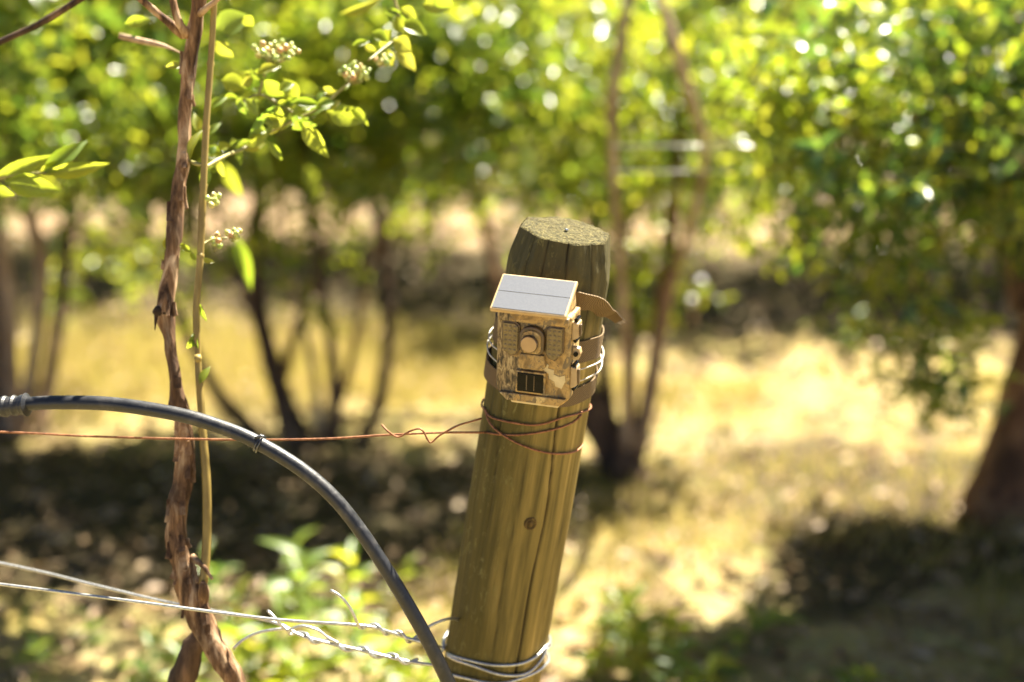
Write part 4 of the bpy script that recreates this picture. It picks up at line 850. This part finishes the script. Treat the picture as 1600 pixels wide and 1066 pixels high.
    sp = [(1165, 125, d - 0.75), (1215, 165, d - 0.8), (1260, 120, d - 0.8), (1290, 190, d - 0.75), (1340, 160, d - 0.7), (1240, 230, d - 0.7), (1200, 90, d - 0.6), (1310, 30, d - 0.7)]
    scatter_leaf_parts(t, sp, 0.055, LIME, 9, 0.085)
    scatter_leaf_parts(t, [(1450, 500, d - 0.6), (1500, 590, d - 0.55), (1420, 440, d - 0.6), (1280, 340, d - 0.6), (1530, 130, d - 0.8), (1580, 260, d - 0.8), (1480, 240, d - 0.8), (1400, 60, d - 0.8), (1570, 30, d - 0.8)], 0.045, DEEP, 10, 0.10)
    tube('shoot', stem_pts([(1345, 215, 5, d - 0.7), (1290, 180, 4.5, d - 0.78), (1230, 150, 4, d - 0.78), (1160, 118, 3, d - 0.75)]), None, TWIG, t, 6, 0.02)
    tube('shoot', stem_pts([(1420, 300, 6, d - 0.5), (1345, 215, 5, d - 0.7), (1250, 235, 4, d - 0.7)]), None, TWIG, t, 6, 0.02)
def bush_edge():
    base = ground_at(5, 672)
    t = bush_shell('berry bush with dark trunk and pale upright cane at left edge', base)
    d = (base - CP).dot(FWD)
    for rows, m in (([(-30, 200, 40, d), (-10, 420, 50, d), (0, 560, 56, d), (5, 690, 66, d)], BARK_DARK),
                    ([(55, 20, 20, d - 0.3), (44, 120, 24, d - 0.3), (44, 240, 24, d - 0.3), (42, 320, 22, d - 0.25), (66, 410, 22, d - 0.2), (58, 520, 20, d - 0.15), (40, 640, 24, d - 0.05), (25, 690, 26, d)], BARK_PALE),
                    ([(-10, 330, 16, d - 0.3), (10, 420, 17, d - 0.3), (18, 560, 20, d - 0.2), (15, 690, 24, d)], BARK_PALE),
                    ([(130, 200, 14, d + 0.2), (110, 330, 18, d + 0.2), (95, 480, 20, d + 0.15), (60, 690, 26, d)], BARK_DARK)):
        tube('stem', stem_pts(rows), None, m, t, 9, 0.03, rough=0.15, freq=20)
    LV = Leaves(); MU = Multi()
    for (u, v, dd, r, n, l) in ((20, 80, -0.1, 0.24, 12, .045), (150, 130, 0.2, 0.24, 12, .045), (60, 220, 0.2, 0.2, 8, .045), (220, 60, 0.3, 0.24, 10, .045), (180, 260, 0.3, 0.16, 5, .045), (-60, 200, 0, 0.25, 12, .045)):
        px_cluster(LV, MU, u, v, d + dd, r, int(n * 1.7), l * 0.98)
    for _ in range(26):
        cluster((base.x + rng.uniform(-0.9, 0.5), base.y + rng.uniform(-0.5, 0.4), rng.uniform(0.8, 1.3)), 0.22, 18, 0.06, LV, MU)
    c = LV.build('crown', GREEN, t); c['kind'] = 'stuff'; MU.build('twigs', BARK_RED, t)['kind'] = 'stuff'
bush_left(); bush_mid(); bush_right(); bush_edge()

# ------------------------------------------------------------------ farther rows: bushes copied from three models
def far_proto(k):
    LV = Leaves(); MU = Multi(); S = Multi()
    for s in range(5):
        a = s * 1.26 + k; x, y = 0.10 * math.cos(a), 0.10 * math.sin(a)
        top = np.array([x * (3.5 + rng.random() * 2), y * (3 + rng.random() * 2), 1.05 + 0.25 * rng.random()])
        C = spline([(x, y, -0.03), (x * 1.5 + rng.normal() * 0.03, y * 1.5, 0.35), (top[0] * 0.75, top[1] * 0.75 + rng.normal() * 0.04, 0.75), tuple(top)], 0.08)
        S.tube(C, np.linspace(0.022, 0.009, len(C)), 7, rough=0.15, freq=20)
    for _ in range(46):
        o = rnd_unit() * rng.random() ** 0.35; c = np.array([o[0] * 0.62, o[1] * 0.42, 1.02 + o[2] * 0.62])
        cluster(c, 0.2, 8, 0.058, LV, MU, 10, 0.2)
    for _ in range(16):      # low suckers round the foot
        a = rng.random() * 6.28; cluster((0.5 * math.cos(a), 0.4 * math.sin(a), rng.uniform(0.12, 0.5)), 0.1, 4, 0.05, LV, MU, 9, 0.18)
    me = []
    for nm, b in (('stems', S), ('twigs', MU)):
        m = mesh(nm, b.V, b.F); m.materials.append(BARK_DARK if nm == 'stems' else BARK_RED); me.append((nm, m))
    tmp = LV.build('crown', GREEN if k != 1 else DEEP, None, False); m = tmp.data; bpy.data.objects.remove(tmp); me.append(('crown', m))
    return me
PROT = [far_proto(k) for k in range(3)]
ORD = ['leftmost', 'second from left', 'third from left', 'fourth from left', 'fifth from left', 'sixth from left', 'seventh from left', 'eighth from left', 'rightmost']
def far_row(xs, y, label, group, zs=1.0, drop=0.0):
    for i, x in enumerate(xs):
        x += rng.uniform(-0.12, 0.12); yy = y + rng.uniform(-0.12, 0.12) + (0.35 if y < 6 and x < 0.1 else 0.0); pos = ORD[i] if i < len(xs) - 1 else 'rightmost'
        t = empty('blueberry_bush', (x, yy, gh(x, yy)), label % pos, 'bush', group); t.rotation_euler = (0, 0, rng.uniform(0, 6.28)); s = rng.uniform(0.92, 1.12)
        t.scale = (s, s, s * zs)
        for nm, m in PROT[(i * 2 + int(y)) % 3]:
            o = bpy.data.objects.new(nm, m); COL.objects.link(o); o.parent = t
            if nm != 'stems': o['kind'] = 'stuff'
            if nm == 'crown': o.location.z = drop
far_row([-2.55, -1.55, -0.55, 0.35, 1.35, 2.15, 3.05], 5.7, 'blurred blueberry bush, %s in the row beyond the grass lane', 'bushes beyond the grass lane')
far_row([-3.5, -2.4, -1.3, -0.25, 0.85, 1.95, 3.0, 4.1], 7.95, 'blurred blueberry bush, %s in the second row beyond the grass lane', 'bushes in the farther row', drop=-0.22)
def far_hedge():
    LV = Leaves(); MU = Multi()
    for y in (10.0, 12.2, 14.5):
        for x in np.arange(-7, 7.01, 0.42):
            for _ in range(7): cluster((x + rng.uniform(-0.2, 0.2), y + rng.uniform(-0.4, 0.4), rng.uniform(0.15, 1.6)), 0.3, 4, 0.085, LV, None, 9, 0.26)
    o = props(LV.build('hedge_rows', DEEP), 'green mass of blueberry rows fading out far behind', 'hedge', None, 'stuff')
far_hedge()

# wires and pipe of the farther rows
for v, lab in ((228, 'upper taut silver wire crossing behind the bushes at right'), (268, 'lower taut silver wire crossing behind the bushes at right')):
    a, b = at(956, v, 2.80), at(1450, v + 1, 2.95); dirv = (b - a).normalized()   # tied to the pale cane of the slender bush
    t = props(tube('trellis_wire', [a, a + dirv * 0.2, (a + b) / 2, b + dirv * 2.0], 0.0022, GALV, None, 6, 0.3), lab, 'wire', 'taut wires of the second row')
a = at(0, 198, 5.9); b = at(1000, 200, 5.9); dv = (b - a)
props(tube('drip_pipe', [a - dv * 0.5, a, (a + b) / 2 + Vector((0, 0, -0.01)), b, b + dv], 0.009, HOSE, None, 8, 0.2), 'dark drip pipe strung along the far bush row', 'pipe')
# invented stick whose white beads stand in for glints
def glint():
    p = ground_at(1088, 520); t = empty('glint_stick', p, 'invented stick with white beads standing in for glints right of post', 'stand-in')
    top = at(1095, 440, 3.9); low = at(1081, 470, 3.88)
    tube('stick', [(p.x, p.y, p.z - 0.02), (low.x, low.y, low.z), (top.x, top.y, top.z)], 0.003, BARK_PALE, t, 6, 0.05)
    for q in (top, low):
        V, F = tube_arrays([q + Vector((0, 0, z)) for z in np.linspace(-0.012, 0.012, 9)], [0.012 * math.sqrt(max(0.02, 1 - (z / 0.012) ** 2)) for z in np.linspace(-0.012, 0.012, 9)], 16)
        link('bead', mesh('bead', V, F), simple('white_bead', (0.78, 0.76, 0.8), (0.84, 0.82, 0.86), 60, 0.15) if 'white_bead' not in bpy.data.materials else bpy.data.materials['white_bead'], t, True)
glint()

# ------------------------------------------------------------------ weeds
def weed(u, v, h, n, L, label, mat=WEED, tilt=(0, 0), name='weed', wr=0.34):
    p = ground_at(u, v); t = empty(name, p, label, 'weed', 'weeds')
    top = p + Vector((tilt[0] + rng.normal() * 0.02, tilt[1] + rng.normal() * 0.02, h)); mid = (p + top) / 2 + Vector((rng.normal() * 0.015, rng.normal() * 0.015, 0))
    C = spline([p - Vector((0, 0, 0.02)), mid, top], 0.02)
    V, F = tube_arrays(C, np.linspace(0.0035, 0.0015, len(C)), 6); link('stem', mesh('stem', V, F), STEM, t, True)
    ang = rng.random() * 6
    for k in range(n):
        f = 0.25 + 0.75 * (k + 1) / n; i = min(len(C) - 1, int(f * (len(C) - 1))); ang += 2.4
        rise = 0.25 + 1.1 * f ** 2
        dv = np.array([math.cos(ang), math.sin(ang), rise]); l = L * (0.75 + 0.45 * rng.random())
        single_leaf(Vector(C[i][:3]), dv, np.array([-math.cos(ang) * 0.6, -math.sin(ang) * 0.6, 1.0]) + rnd_unit() * 0.25, l, l * wr * (0.85 + 0.3 * rng.random()), mat, t, random.choice((0, 1, 2)))
for a in [(500, 1015, 0.22, 15, 0.085, 'tall leafy weed standing behind the twisted wires'), (425, 1062, 0.16, 12, 0.075, 'broad-leaved weed low between vine and hose'), (375, 1010, 0.12, 10, 0.05, 'small lime shoot close beside the vine', LIME),
          (568, 1062, 0.17, 13, 0.08, 'leafy weed rising just left of the hose bend'), (612, 960, 0.10, 8, 0.06, 'small bright weed between hose and post', LIME), (225, 1062, 0.12, 12, 0.06, 'pale-leaved weed at the foot of the vine'), (60, 1045, 0.10, 10, 0.055, 'low shaded weed in the bottom left corner'),
          (480, 1100, 0.14, 14, 0.07, 'weed clump cut by the lower edge below the twisted wire', LIME), (640, 1110, 0.10, 10, 0.065, 'low weed at the lower edge left of the post', LIME), (150, 1000, 0.07, 7, 0.045, 'tiny weed in the shade left of the vine'), (350, 930, 0.10, 8, 0.06, 'weed in the shade right behind the cane'), (465, 930, 0.14, 9, 0.075, 'slender weed lit in the shade behind the hose'),
          (1005, 1065, 0.12, 16, 0.065, 'spreading green weed at the lower edge right of post', LIME), (955, 985, 0.08, 10, 0.05, 'small weed close to the right side of the post', LIME), (1075, 1085, 0.10, 12, 0.06, 'bright weed clump below the dappled ground'), (1168, 1000, 0.07, 5, 0.085, 'weed with a large pale upright leaf beside the dark shade'), (1312, 1095, 0.06, 7, 0.085, 'pointed lime weed at lower edge inside the shade', LIME), (1130, 1050, 0.06, 8, 0.05, 'low weed at the left border of the dark shade'),
          (545, 1000, 0.20, 14, 0.085, 'second tall leafy weed behind the wires, nearer the hose', LIME), (395, 1085, 0.13, 14, 0.08, 'wide lime weed under the loop of twisted wire', LIME), (300, 1090, 0.10, 12, 0.065, 'lime weed behind the foot of the vine', LIME), (600, 1090, 0.14, 14, 0.075, 'bushy lime weed under the hose end', LIME),
          (985, 1015, 0.12, 14, 0.065, 'upright weed on the dappled ground right of post', LIME), (930, 1060, 0.10, 12, 0.065, 'weed half hidden by the lower right of the post', LIME), (1040, 1020, 0.09, 12, 0.06, 'lime weed left of the pale upright leaf', LIME), (1100, 1110, 0.09, 12, 0.065, 'weed cut off by lower edge left of the shade', LIME),
          (1000, 520, 0.30, 16, 0.055, 'tall lime shoot standing behind the post top', LIME), (1060, 515, 0.22, 12, 0.05, 'short lime shoot right of the post beside a glint', LIME), (100, 520, 0.24, 14, 0.06, 'green shoot in the sunlit lane at far left', LIME), (205, 505, 0.26, 14, 0.06, 'green shoot in the lane left of the vine', LIME), (1320, 560, 0.12, 10, 0.06, 'low weed at edge of the far shade', WEED), (1470, 640, 0.15, 10, 0.06, 'weed in the sunlit lane near the right trunk', LIME)]:
    weed(*a)

# ------------------------------------------------------------------ leaf litter, twigs and grass
def ground_cover():
    LV = Leaves(); N = 8500
    for _ in range(N):
        y = 1.6 + 7.5 * rng.random() ** 1.3; x = rng.uniform(-1, 1) * (0.35 * y + 0.7)
        a = rng.random() * 6.28; l = rng.uniform(0.02, 0.055)
        LV.add((x, y, gh(x, y) + 0.012 + 0.012 * rng.random()), (math.cos(a), math.sin(a), rng.normal() * 0.3), np.array([0, 0, 1.0]) + rng.normal(size=3) * 0.4, l, l * rng.uniform(0.25, 0.6))
    props(LV.build('leaf_litter', LITTER), 'dry tan leaves and straw strewn over the ground', 'leaf litter', None, 'stuff')
    m = Multi()
    for _ in range(500):
        y = 2.0 + 5 * rng.random(); x = rng.uniform(-1, 1) * (0.35 * y + 0.6); a = rng.random() * 6.28; l = rng.uniform(0.05, 0.2); z = gh(x, y) + 0.018
        p = np.array([x, y, z]); q = p + np.array([math.cos(a) * l, math.sin(a) * l, rng.normal() * 0.01]); m.tube([p, (p + q) / 2 + rng.normal(size=3) * 0.008, q], 0.0022, 4)
    props(m.build('fallen_twigs', BARK_PALE), 'thin pale fallen twigs lying among the litter', 'twigs', None, 'stuff')
    V = []; F = []
    def blade(x, y, h):
        a = rng.random() * 6.28; b = len(V); z = gh(x, y); w2 = 0.0022; dx, dy = math.cos(a) * w2, math.sin(a) * w2; lx, ly = rng.normal() * h * 0.45, rng.normal() * h * 0.45
        V.extend([(x - dx, y - dy, z - .005), (x + dx, y + dy, z - .005), (x + lx * .4 + dx * .7, y + ly * .4 + dy * .7, z + h * .6), (x + lx * .4 - dx * .7, y + ly * .4 - dy * .7, z + h * .6), (x + lx, y + ly, z + h)])
        F.extend([(b, b + 1, b + 2, b + 3), (b + 3, b + 2, b + 4)])
    n = 0
    while n < 26000:
        if rng.random() < 0.72: y = rng.normal(4.38, 0.27); x = rng.uniform(-2.2, 2.4)
        else: y = rng.uniform(1.7, 3.6); x = rng.uniform(-1, 1) * (0.35 * y + 0.5)
        k = mnoise.noise(Vector((x * 1.1, y * 1.1, 7.7))) + 0.35 * mnoise.noise(Vector((x * 5, y * 5, 2)))
        if k > (0.0 if y > 3.7 else 0.08): blade(x, y, rng.uniform(0.02, 0.06)); n += 1
    props(link('lane_grass', mesh('lane_grass', V, F, False), GRASS), 'short yellow-green grass and moss along the lane', 'grass', None, 'stuff')
ground_cover()
